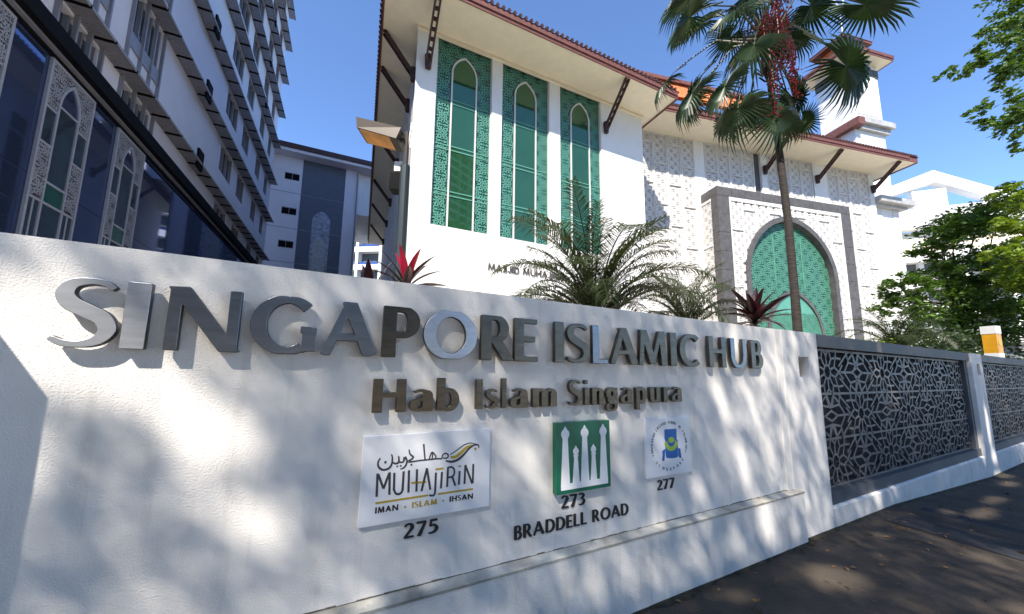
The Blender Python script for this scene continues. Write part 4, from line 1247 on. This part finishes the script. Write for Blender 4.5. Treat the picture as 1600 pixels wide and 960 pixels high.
# ------------------------------------------------------------------ street lamp behind the wall
Lp = thing('street_lamp', 'grey green lamp post with a brown shoebox floodlight head left of the white hall', 'street lamp', (-1.50, 4.62, 0), rz=0)
b = MB(); b.tube([(0, 0, 0), (0.0, 0, 4.42)], [.075, .066], 14); b.tube([(0, 0, 4.42), (0, 0, 4.46)], [.066, .04], 14); b.build('pole', 'pole', Lp, smooth=False)
b = MB(); b.tube([(0, 0, 4.46), (0, 0, 4.93)], .033, 10); b.bar((0, 0, 4.80), (-.12, 0, 4.83), .05, .05); b.build('bracket_arm', 'lamp', Lp)
hd = MB()
hd.v = [(-.63, -.17, 4.88), (-.10, -.15, 4.74), (-.10, .17, 4.74), (-.63, .17, 4.88), (-.64, -.19, 5.02), (-.04, -.15, 4.90), (-.04, .17, 4.90), (-.64, .17, 5.02)]
hd.f = [(0, 3, 2, 1), (4, 5, 6, 7), (0, 1, 5, 4), (1, 2, 6, 5), (2, 3, 7, 6), (3, 0, 4, 7)]; hd.m = [0] * 6
hd = hd.build('lamp_head', 'lamp', Lp)
ln_ = MB(); ln_.v = [(-.61, -.155, 4.871), (-.20, -.14, 4.763), (-.20, .155, 4.763), (-.61, .155, 4.871), (-.60, -.14, 4.860), (-.21, -.13, 4.753), (-.21, .14, 4.753), (-.60, .14, 4.860)]
ln_.f = [(0, 1, 2, 3), (4, 7, 6, 5), (0, 4, 5, 1), (1, 5, 6, 2), (2, 6, 7, 3), (3, 7, 4, 0)]; ln_.m = [0] * 6
ln_.build('lens', 'amber', hd)
b = MB(); b.box(-.19, -.06, .1, .28, 4.42, 4.56); b.build('spot_lamp', 'frame', Lp)
b = MB(); b.box(-.25, -.09, .12, .3, 4.16, 4.40); b.bar((-.1, .2, 4.4), (0, 0, 4.5), .03); b.build('control_gear', 'black', Lp)
b = MB()
for k in range(3): b.bar((.02 + .03 * k, 0, 4.7), (.06 + .03 * k, 0, 5.08), .014)
b.build('aerial', 'frame', Lp)

# yellow box above the far end of the fence
Yb = thing('yellow_box', 'yellow and white box on a post showing above the grille near the right edge', 'box', FA.w(11.4, 0, -.75), rz=R(18))
Yb.location = (12.80, 9.5, -.12); Yb.scale = (.86, .86, 1)
MB().box(-.05, .05, -.05, .05, 0, 2.25).build('post', 'frame', Yb)
MB().box(-.15, .15, -.15, .15, 2.2, 2.42).build('base', 'frame', Yb)
MB().box(-.145, .145, -.145, .145, 2.421, 2.93).build('body', 'yellow', Yb)
b = MB(); b.tube([(.0, -.147, 2.7), (.0, -.153, 2.7)], [.09, .09], 16); b.build('disc', 'gold', Yb)
MB().box(-.155, .155, -.155, .155, 2.931, 3.14).build('cap', 'frame', Yb)

# ------------------------------------------------------------------ plants
def rotm(ax, an): return np.array(Matrix.Rotation(an, 3, Vector(ax)))
def leaf_quads(C_, size, rng, asp=.5, flat=.35):
    """folded diamond leaves at centres C_"""
    n = len(C_)
    d = rng.normal(size=(n, 3)); d[:, 2] *= flat; d /= np.linalg.norm(d, axis=1)[:, None]
    u = rng.normal(size=(n, 3)); u[:, 2] += 1.2
    s = np.cross(d, u); s /= np.linalg.norm(s, axis=1)[:, None]
    sz = size * rng.uniform(.6, 1.3, n)[:, None]
    nn = np.cross(s, d)
    a = C_ - d * sz * .5; c = C_ + d * sz * .5
    l = C_ + s * sz * asp * .5 + nn * sz * .08; r_ = C_ - s * sz * asp * .5 + nn * sz * .08
    V = np.stack([a, l, c, r_], 1).reshape(-1, 3)
    F = np.arange(4 * n).reshape(-1, 4)
    return V, F
def blob_points(blobs, per, rng, shell=.55):
    out = []
    for (x, y, z, rx, ry, rz_) in blobs:
        n = int(per * rx * ry * rz_)
        # sub-clumps inside each blob, leaves gathered round them
        m_ = max(6, int(n / 38))
        c = rng.normal(size=(m_, 3)); c /= np.linalg.norm(c, axis=1)[:, None]
        c *= rng.uniform(shell, 1.0, (m_, 1))
        cc = c * [rx, ry, rz_] + [x, y, z]
        idx = rng.integers(0, m_, n)
        sig = .17 * (rx * ry * rz_) ** (1 / 3)
        out.append(cc[idx] + rng.normal(size=(n, 3)) * [sig, sig, sig * .55])
    return np.concatenate(out)
def tree(name, label, base, trunk_pts, trunk_r, blobs, per, lsize, k, seed, cat='tree', group=None, cull=None, flat=.35, limbs=True):
    t = thing(name, label, cat, base, rz=0, group=group)
    bx, by, bz = base
    rng = np.random.default_rng(seed)
    q = MB(); q.tube([(x - bx, y - by, z - bz) for x, y, z in trunk_pts], trunk_r, 9)
    q.build('trunk', 'bark', t, smooth=True)
    if limbs:
        q = MB(); tp = Vector(trunk_pts[-1]) - Vector(base); tm = Vector(trunk_pts[-2]) - Vector(base)
        for (x, y, z, rx, ry, rz_) in blobs:
            e = Vector((x - bx, y - by, z - bz)); st = tp.lerp(tm, rnd.random() * .5)
            mid = st.lerp(e, .5) + Vector((rnd.uniform(-.2, .2), rnd.uniform(-.2, .2), -.1 * (e - st).length))
            r_ = trunk_r[-1] * .55
            q.tube([st, mid, e], [r_, r_ * .6, r_ * .25], 5, cap=False)
            for _ in range(4):
                g = e + Vector((rnd.uniform(-1, 1) * rx, rnd.uniform(-1, 1) * ry, rnd.uniform(-.6, .9) * rz_)) * .8
                q.tube([mid.lerp(e, .6), g], [r_ * .3, r_ * .1], 4, cap=False)
        q.build('limbs', 'bark', t, smooth=True)
    P = blob_points(blobs, per, rng)
    if cull is not None: P = P[cull(P, rng)]
    V, F = leaf_quads(P, lsize, rng, flat=flat)
    V = V - np.array(base)
    obj('crown', npmesh('crown', V, F, k), t)
    return t

# fan palm ---------------------------------------------------------
def fan_mesh(seed, Rb=1.0, nseg=40, petl=1.0, droop=.35, split=.5):
    rg = random.Random(seed)
    q = MB()
    # petiole along +x ending at the origin of the blade; the blade spreads in x,y with normal z
    q.tube([(-petl, 0, -petl * .10), (-petl * .5, 0, .02), (0, 0, 0)], [.024, .017, .012], 5, mi=1)
    sp = R(168)
    for i in range(nseg):
        a0 = -sp + 2 * sp * i / nseg; a1 = -sp + 2 * sp * (i + 1) / nseg; am = (a0 + a1) / 2
        rr = Rb * (1.0 - .22 * abs(am) / sp + rg.uniform(-.05, .05))
        r1 = rr * split
        ce = lambda r, a, lift: (r * math.cos(a) , r * math.sin(a), lift - droop * (r / Rb) ** 2 * .55 + .14 * abs(math.sin(a)) * r)
        fd = .03 * Rb
        O_ = (0, 0, 0)
        A1, M1, B1 = ce(r1, a0, -fd * .5), ce(r1, am, fd), ce(r1, a1, -fd * .5)
        q.face([O_, A1, M1]); q.face([O_, M1, B1])
        wv = rg.uniform(-.03, .03)
        dd = droop * rg.uniform(.25, .9)
        r2 = r1 + (rr - r1) * .6
        am2 = am + wv
        hw_ = (a1 - a0) * .5 * .62
        A2, M2, B2 = ce(r2, am2 - hw_ * r1 / r2, -.02), ce(r2, am2, fd * .7), ce(r2, am2 + hw_ * r1 / r2, -.02)
        A2 = (A2[0], A2[1], A2[2] - dd * .12); M2 = (M2[0], M2[1], M2[2] - dd * .12); B2 = (B2[0], B2[1], B2[2] - dd * .12)
        tip = ce(rr, am2 + wv, 0); tip = (tip[0], tip[1], tip[2] - dd * .55)
        q.face([A1, A2, M2, M1]); q.face([M1, M2, B2, B1]); q.face([A2, tip, M2]); q.face([M2, tip, B2])
    return q.mesh('frond', ['fanleaf', 'petiole'])
fans = [fan_mesh(s, 1.0, 40, 1.25, d) for s, d in ((1, .35), (2, .6), (3, .85), (4, .5))]
PB = Vector((6.02, 7.5, 0)); PC = Vector((5.93, 7.5, 9.45))
P_ = thing('fan_palm', 'tall slender fan palm with red fruit clusters rising in front of the portal arch', 'palm tree', PB, rz=0)
q = MB()
tp = [(0.0, 0, 0), (.0, 0, 1.8), (.02, 0, 3.4), (.02, 0, 5), (-.03, 0, 6.6), (-.09, 0, 8.2), (-.10, 0, 9.4)]
trk = []; trr = []
for i in range(len(tp) - 1):
    for k in range(12):
        s = k / 12; trk.append(Vector(tp[i]).lerp(Vector(tp[i + 1]), s)); trr.append((.088 - .005 * i) * (1.045 if k % 3 == 0 else 1))
q.tube(trk, trr, 12); q.build('trunk', 'trunk', P_, smooth=True)
q = MB()
q.tube([(-.09, 0, 8.4), (-.11, 0, 8.8), (-.10, 0, 9.8)], [.06, .14, .10], 10)
for k in range(46):
    a = rnd.uniform(0, 6.28); z = rnd.uniform(8.5, 9.7)
    q.bar((-.1 + .12 * math.cos(a), .12 * math.sin(a), z), (-.1 + .28 * math.cos(a), .28 * math.sin(a), z + rnd.uniform(.15, .4)), .05, .02)
q.build('crown_shaft', 'trunk', P_)
# blade centres: offsets (dx, dy, dz) in metres from the crown heart, blade radius
blades_px = [(1395, 22, 76, -.3), (1318, 172, 76, -.5), (1262, 178, 54, .3), (1245, 212, 52, .2), (1292, 200, 40, .6), (1178, 258, 60, -.5), (1120, 235, 58, -.3), (1150, 205, 50, .5), (1090, 205, 52, -.5), (1062, 172, 60, .3),
             (1030, 110, 40, .8), (1085, 150, 50, .8), (1035, 55, 60, -.3), (1105, 58, 56, -.6), (1135, 140, 58, -.7), (1080, 5, 56, .5), (1262, 12, 56, .7), (1310, 10, 50, .8),
             (1205, -60, 64, .6), (1130, -70, 64, -.4), (1290, -70, 66, .2), (1060, -60, 64, .6), (1360, -70, 64, .8), (1190, -30, 50, 1.4), (1225, 150, 42, 1.3), (1175, 165, 40, 1.4)]
blades = [((x - 1200) / 74.7, dy, (60 - y) / 74.7, r_ / 74.7) for x, y, r_, dy in blades_px]
heart = Vector((-.1, 0, 9.5))
for i, (dx, dy, dz, rb) in enumerate(blades):
    c = heart + Vector((dx, dy, dz))
    d = (c - heart); L = d.length
    out = d.normalized()
    ax = (out + Vector((0, 0, -.55 - .25 * rnd.random()))).normalized()
    hor = Vector((out.x, out.y, 0)).normalized() if abs(out.x) + abs(out.y) > .05 else Vector((1, 0, 0))
    nrm = Vector((0, 0, 1)) + hor * .8 + Vector((rnd.uniform(-.5, .5), rnd.uniform(-.5, .5) - .15, 0))
    yv = nrm.cross(ax).normalized(); zv = ax.cross(yv).normalized()
    base = c - ax * rb * .45
    me = fans[i % 4]
    o = obj('frond', me, P_)
    mm = Matrix.Identity(4)
    for r_ in range(3):
        mm[r_][0], mm[r_][1], mm[r_][2], mm[r_][3] = ax[r_] * rb, yv[r_] * rb, zv[r_] * rb, base[r_]
    o.matrix_local = mm
    q = MB()
    pe = base - ax * rb * 1.0
    q.tube([heart + Vector((0, 0, rnd.uniform(-.3, .3))), heart.lerp(pe, .55) + Vector((0, 0, .16 * L)), pe.lerp(base, .2) + zv * .02], [.03, .02, .014], 5)
    q.build('leaf_stalk', 'petiole', P_)
def bead_cluster(mb, top, L, n, sp, rr):
    for k in range(n):
        s = rnd.random()
        p = Vector(top) + Vector((rnd.gauss(0, sp), rnd.gauss(0, sp), -s * L))
        r_ = rr * rnd.uniform(.7, 1.3)
        b = len(mb.v)
        for v in ((1, 0, 0), (-1, 0, 0), (0, 1, 0), (0, -1, 0), (0, 0, 1), (0, 0, -1)): mb.v.append(tuple(p + Vector(v) * r_))
        for f_ in ((0, 2, 4), (2, 1, 4), (1, 3, 4), (3, 0, 4), (2, 0, 5), (1, 2, 5), (3, 1, 5), (0, 3, 5)): mb.f.append(tuple(b + t_ for t_ in f_)); mb.m.append(0)
for (x, y, z, L, n, sp, hook) in ((.0, -.25, 9.95, 1.25, 420, .12, 0), (-.25, -.15, 9.9, 1.1, 260, .09, 0), (.2, -.1, 9.9, 1.2, 260, .09, 0), (.32, -.2, 9.3, 1.5, 190, .045, 1), (.22, -.25, 9.1, 1.0, 150, .05, 1), (-.45, -.5, 8.0, .9, 110, .06, 1), (-.22, -.35, 8.6, .7, 90, .05, 1), (-.3, .4, 10.1, 1.0, 150, .12, 0), (.1, -.2, 10.4, .8, 160, .1, 0)):
    q = MB(); bead_cluster(q, (x, y, z), L, int(n * .6), sp, .026)
    q.tube([heart, Vector((x, y, z)) + Vector((0, 0, .1)), Vector((x, y, z - L * .9))], [.02, .015, .006], 4)
    q.build('fruit_cluster', 'fruit', P_, smooth=False)

# feather palms ----------------------------------------------------
def feather_mesh(L, nl, ll, arch_, seed):
    rg = random.Random(seed); q = MB(); pts = []
    n = 12
    a = R(78); p = Vector((0, 0, 0)); pts.append(p.copy())
    for k in range(n):
        p = p + Vector((math.cos(a), 0, math.sin(a))) * L / n
        a -= arch_ / n * (.5 + k / n)
        pts.append(p.copy())
    q.tube(pts, [.014 * (1 - .8 * k / n) for k in range(n + 1)], 4, mi=1, cap=False)
    for k in range(nl):
        s = .16 + .84 * k / nl; f_ = s * n; i = min(n - 1, int(f_)); c = pts[i].lerp(pts[i + 1], f_ - i)
        d = (pts[i + 1] - pts[i]).normalized()
        l = ll * (math.sin(math.pi * (.12 + .83 * s)) ** .6) * rg.uniform(.85, 1.1)
        for sd in (-1, 1):
            dr = (d * rg.uniform(.55, .8) + Vector((0, sd, 0)) * .85 + Vector((0, 0, rg.uniform(-.15, .25)))).normalized()
            m_ = c + dr * l * .55; e = c + dr * l + Vector((0, 0, -l * rg.uniform(.2, .5)))
            wv = dr.cross(Vector((0, 0, 1))).normalized() * .0075
            q.face([c - wv * .6, m_ - wv, m_ + wv, c + wv * .6]); q.face([m_ - wv, e, m_ + wv])
    return q.mesh('frond', ['dateleaf', 'petiole'])
fm = [feather_mesh(1.75, 62, .30, R(a), s) for s, a in ((1, 118), (2, 95), (3, 140), (4, 70))]
def feather_palm(base, th_, n, sc, label, seed, zc):
    rg = random.Random(seed)
    t = thing('feather_palm', label, 'palm', base, rz=0, group='feathery dwarf palms behind the wall')
    q = MB(); q.tube([(0, 0, 0), (0, 0, zc * .5), (0, 0, zc)], [th_, th_ * .8, th_ * 1.15], 9); q.build('trunk', 'trunk', t, smooth=True)
    for i in range(n):
        a = 2.399 * i + rg.uniform(-.2, .2)
        tier = i / n
        o = obj('frond', fm[[3, 1, 0, 2][min(3, int(tier * 4))]], t, (0, 0, zc + rg.uniform(-.05, .1)), (rg.uniform(-.1, .1), R(-8) + R(34) * tier, a))
        s_ = sc * rg.uniform(.85, 1.1); o.scale = (s_, s_, s_)
    return t
feather_palm((1.06, 4.5, 0), .09, 40, .98, 'largest feathery dwarf palm, in front of the lower wall of the white hall', 3, 2.15)
feather_palm((2.72, 5.5, 0), .07, 24, .72, 'second feathery dwarf palm, between the largest one and the portal', 5, 2.2)
feather_palm((10.0, 9.3, 0), .08, 24, .85, 'dark feathery dwarf palm above the grille, left of the leafy trees', 8, 2.2)

# red cordylines ----------------------------------------------------
def strap_leaf(L, wd, droop, seed):
    q = MB(); n = 7; rg = random.Random(seed); pr = None
    for k in range(n + 1):
        s = k / n; x = L * s; z = -droop * L * s * s
        w_ = wd * (math.sin(math.pi * min(1, .12 + s * .9)) ** .7) * .5 if k < n else .001
        row = [(x, -w_, z + w_ * .35), (x, 0, z), (x, w_, z + w_ * .35)]
        if pr:
            for j in range(2): q.face([pr[j], pr[j + 1], row[j + 1], row[j]])
        pr = row
    return q
def cordyline(base, zc, n, sc, label, seed, nred):
    rg = random.Random(seed)
    t = thing('red_cordyline', label, 'plant', base, rz=0, group='red leaved cordylines behind the wall')
    q = MB(); q.tube([(0, 0, 0), (0, 0, zc)], [.02, .016], 6); q.build('stem', 'bark', t)
    for i in range(n):
        el = R(80 - 70 * (i / n) + rg.uniform(-8, 8)); a = 2.399 * i + rg.uniform(-.3, .3)
        L = sc * rg.uniform(.8, 1.1)
        me = strap_leaf(L, .085 * sc / .45, .15 + .5 * i / n, i).mesh('leaf', 'red' if i < nred else 'maroon', True)
        obj('leaf', me, t, (0, 0, zc - .10 * i / n), (rg.uniform(-.4, .4), -el, a))
    return t
cordyline((-.92, 3.02, 0), 2.34, 18, .38, 'red cordyline with bright crimson top leaves at the foot of the lamp post', 4, 3)
cordyline((3.43, 5.0, 0), 2.42, 26, .55, 'dark maroon cordyline with one crimson leaf in front of the portal', 9, 1)
cordyline((-1.28, 3.15, 0), 2.22, 12, .46, 'very dark maroon cordyline in shade left of the lamp post', 14, 0)

# trees at the right ----------------------------------------------
def at(x, y, Y):      # world point of a picture position at depth Y, used only to read off measured crown positions
    v = fwd + rt * (x - 800) / 560 - upv * (y - 511) / 560
    v = v * (Y / v.y)
    return (v.x, v.y, v.z + 1.6)
def bl(lst, Y, k=1.0):
    o = []
    for (x, y, r_, *dd) in lst:
        p = at(x, y, Y + (dd[0] if dd else 0)); rr = r_ / 560 * Y * k
        o.append((*p, rr, rr, rr * .7))
    return o
B1 = bl([(1490, 355, 42), (1530, 345, 38), (1558, 330, 36), (1475, 385, 30), (1400, 480, 30), (1452, 398, 26), (1420, 452, 34), (1395, 440, 22), (1470, 430, 34), (1520, 420, 44), (1500, 480, 44), (1560, 460, 46), (1440, 500, 34), (1585, 400, 44), (1540, 520, 40), (1590, 500, 40), (1420, 530, 26)], 12)
tree('leafy_tree', 'bushy green tree above the far end of the grille, in front of the white building', (15.8, 12.4, 0), [(15.8, 12.4, 0), (15.7, 12.4, 2.5), (15.6, 12.3, 4.2)], [.16, .13, .09], B1, 3900, .15, 'leaf', 21, group='leafy trees right of the hall')
B2 = bl([(1590, 300, 30), (1572, 400, 26), (1580, 350, 26), (1615, 340, 40), (1600, 290, 22), (1640, 420, 60), (1590, 370, 24)], 10)
tree('leafy_tree', 'bright yellow green tree reaching in at the right edge', (17.5, 10, 0), [(17.5, 10, 0), (17.3, 10, 3), (17.0, 10, 4.6)], [.14, .12, .08], B2, 4200, .15, 'leafb', 22, group='leafy trees right of the hall')
B3 = bl([(1478, 112, 18), (1500, 122, 18), (1520, 95, 26), (1545, 75, 28), (1575, 45, 32), (1600, 20, 40), (1560, 118, 26), (1590, 100, 34), (1535, 165, 22), (1565, 180, 28), (1520, 180, 16), (1595, 190, 34), (1590, 225, 20), (1650, 60, 60), (1660, 160, 60), (1580, 140, 26), (1640, -60, 70)], 9)
tree('street_tree', 'overhanging street tree branch with feathery leaves in the top right corner', (17, 3.5, -.2), [(17, 3.5, -.2), (17.2, 4.2, 5), (17, 6, 9.5)], [.3, .25, .16], B3, 3600, .15, 'leaf', 23, flat=.25, limbs=False)
B4 = [(7.6, 8.6, 1.85, 1.0, .6, .75), (8.8, 8.9, 1.85, .9, .6, .75), (6.6, 8.4, 1.75, .8, .5, .7)]
tree('clipped_shrub', 'rounded bright green shrub peeping over the top rail of the grille', (7.6, 8.6, 0), [(7.6, 8.6, 0), (7.6, 8.6, .9), (7.6, 8.6, 1.2)], [.05, .05, .04], B4, 9000, .07, 'leafb', 24, cat='shrub', limbs=False)
B5 = [(11.2 + 1.0 * k, 10.2 + .35 * k, 1.9 + .5 * (k % 2), .9, .7, 1.0) for k in range(6)]
tree('dark_shrub', 'dense dark shrubbery behind the grille under the leafy trees', (13, 10.5, 0), [(13, 10.5, 0), (13, 10.5, 1), (13, 10.5, 1.4)], [.06, .05, .04], B5, 2200, .13, 'leafd', 25, cat='shrub', limbs=False)

# street trees on the near side whose shade dapples the wall
FAd, FAn, FA0 = np.array(FA.d), np.array(FA.n), np.array(FA.w(0, 0))
Sv = np.array(SUN)
def lit(u, z):
    """where the sun comes through the canopy on the wall"""
    L_ = np.zeros(u.shape)
    def ell(u0, z0, ru, rz_, tilt=0, s=1.0):
        c, s_ = math.cos(tilt), math.sin(tilt)
        du, dz = u - u0, z - z0
        a = (du * c + dz * s_) / ru; b = (-du * s_ + dz * c) / rz_
        return s * np.clip(1.5 - (a * a + b * b), 0, 1)
    for e in LIT: L_ = np.maximum(L_, ell(*e))
    return np.clip(L_, 0, 1)
LIT = [(-2.75, 1.58, .40, .17, -.55), (-2.42, 1.30, .20, .20, -.3), (-3.0, 1.75, .22, .28), (-2.85, 2.0, .36, .09, 0, .6), (-2.27, .93, .27, .08, -.55), (-2.75, 1.15, .25, .12, -.3, .45), (-2.98, 1.28, .10, .14), (-2.85, .95, .20, .12, 0, .5), (-2.5, .62, .2, .06, -.4, .5),
       (1.13, 1.38, .08, .30, .41), (1.60, 1.35, .06, .27, .38), (1.40, .80, .09, .30, .3), (1.62, .28, .13, .26, .2), (.77, .66, .09, .09), (.8, .35, .04, .1, .3), (2.34, 1.22, .07, .14), (2.70, 1.0, .05, .26, .3), (1.38, 1.93, .06, .16, .3), (1.22, 1.75, .05, .10), (1.75, 1.62, .08, .06), (2.12, 1.8, .03, .2, .1), (2.45, 1.95, .06, .10, .3), (1.85, .9, .04, .2, .3),
       (4.75, 1.9, .12, .30, .1), (5.3, 1.45, .18, .14, .4), (5.15, 1.7, .08, .2, .3), (4.0, 1.2, .08, .10), (5.9, 1.85, .12, .10), (4.1, .15, .10, .14, .3), (4.6, .2, .05, .12, .3), (8.7, .4, .16, .34), (9.3, .7, .12, .5), (9.4, .1, .2, .2),
       (-.75, 1.32, .10, .05), (-1.0, 1.15, .05, .05), (-.80, .98, .06, .16, .5), (-.55, .8, .05, .12, .5)]
GP = [(1.75, .46, .34, .20), (5.3, .60, .6, .10), (4.83, .4, .25, .06), (3.72, 1.08, .2, .16), (6.4, .52, .6, .09), (9.3, .2, .4, .12), (8.4, .4, .5, .1), (3.4, .9, .14, .1), (2.45, 1.28, .16, .14), (3.17, .3, .1, .07), (.8, .26, .15, .06), (7.4, .95, .5, .12)]
def cull(P, rng):  # shapes the crown gaps so sun lands on chosen wall and path patches
    rel = P - FA0
    o = rel @ FAn
    s = o / (Sv @ FAn)
    q = P - s[:, None] * Sv
    u = (q - FA0) @ FAd; z = q[:, 2]
    pr = np.where((z > -.1) & (z < 2.25) & (u > -3.4), lit(u, z), 0)
    # ground hits
    s2 = (P[:, 2] - GZ0) / Sv[2]; g = P - s2[:, None] * Sv
    gu = (g - FA0) @ FAd; go = (g - FA0) @ FAn
    gl_ = np.zeros(len(P))
    for (a, b, ra, rb_) in GP: gl_ = np.maximum(gl_, np.clip(1.4 - ((gu - a) / ra) ** 2 - ((go - b) / rb_) ** 2, 0, 1))
    pr = np.where(z <= 0, gl_, pr)
    high = (z > 2.35)
    keep = rng.random(len(P)) >= np.maximum(pr * 1.02, np.where(z > 0, np.where(u > 2.9, .35, np.where(z > 1.5, np.where(u < -2.3, .6, .42), np.where(u < -1.6, .66, .55))), .10))
    # thin leaves not shading wall or path, to let more fill light in
    far = ((z > 2.6) | (go > 2.6) | (u < -4.2)) & (rng.random(len(P)) < .985)
    return keep & ~far
GZ0 = 0.0
def roadside(u, o, label, seed, spread):
    b = FA.w(u, -.05, o)
    bls = []
    rg = random.Random(seed)
    for k in range(13):
        p = FA.w(u + rg.uniform(-spread, spread), rg.uniform(6.6, 9.6), 5.9 + rg.uniform(-1.9, 1.9))
        bls.append((*p, rg.uniform(1.3, 1.9), rg.uniform(1.3, 1.9), rg.uniform(.7, 1.1)))
    top = FA.w(u, 6.0, 5.6)
    return tree('street_tree', label, tuple(b), [tuple(b), tuple(FA.w(u, 3, o)), tuple(top)], [.26, .2, .16], bls, 2000, .09, 'canopy', seed, cull=cull, group='roadside trees shading the wall', limbs=False)
for k, u in enumerate((-9.4, -5.6, -1.6, 2.6, 6.8)):
    roadside(u, 7.2, ['roadside tree shading the left end of the lettered wall', 'roadside tree shading the letters of the sign', 'roadside tree shading the middle of the footpath', 'roadside tree shading the first grille', 'roadside tree shading the far grille'][k], 40 + k, 3.0)

# dead leaves on the footpath
rng = np.random.default_rng(5)
n = 170
uu = rng.uniform(.3, 9, n); oo = np.abs(rng.normal(0, .55, n)) + .085
C_ = np.array([list(FA.w(a, GZ(a) + .012, b)) for a, b in zip(uu, oo)])
V, F = leaf_quads(C_, .05, rng, flat=.08)
lt = obj('leaf_litter', npmesh('leaf_litter', V, F, 'litter')); tag_ = dict(label='scattered small dead leaves lying on the dark footpath along the wall foot', category='leaf litter', kind='stuff')
for k_, v_ in tag_.items(): lt[k_] = v_
for k, (x, y) in enumerate(((-16, -30), (-5, -33), (8, -31), (20, -34))):
    bls = [(x + rnd.uniform(-3, 3), y + rnd.uniform(-2, 2), rnd.uniform(7, 15), 2.2, 2.2, 1.6) for _ in range(12)]
    tree('street_tree', ['leftmost tall tree across the road, mirrored in the green windows', 'second tall tree across the road, mirrored in the green windows', 'third tall tree across the road, mirrored in the green windows', 'rightmost tall tree across the road, mirrored in the green windows'][k], (x, y, -.4), [(x, y, -.4), (x, y, 5), (x, y, 10)], [.3, .25, .15], bls, 110, .45, 'leaf', 70 + k, group='trees on the far side of the road', limbs=False)

big_blobs = [(16 + rnd.uniform(-6, 6), -13 + rnd.uniform(-3, 3), rnd.uniform(15, 24), 2.4, 2.4, 1.7) for _ in range(26)]
tree('street_tree', 'very tall spreading tree on the near roadside, mirrored low in the green windows', (17, -13, -.4), [(17, -13, -.4), (17, -13, 8), (16.5, -13, 15)], [.45, .38, .25], big_blobs, 160, .4, 'leaf', 90, limbs=False)

# strip of dirt and moss gathered where the footpath meets the wall
q = MB(); rg_ = random.Random(4); u_ = -2.0; pd = .03
while u_ < 15:
    l_ = rg_.uniform(.03, .08); nd = max(.008, min(.06, pd + rg_.uniform(-.018, .018)))
    face_o = .062 if u_ < 2.27 else .02
    a_, b_ = GZ(u_), GZ(u_ + l_)
    q.face([FA.w(u_, a_ + .018, face_o - .002), FA.w(u_ + l_, b_ + .018, face_o - .002), FA.w(u_ + l_, b_ + .003, face_o + nd), FA.w(u_, a_ + .003, face_o + pd)])
    pd = nd; u_ += l_
q.build('dirt_strip', 'dirt', kind='structure')
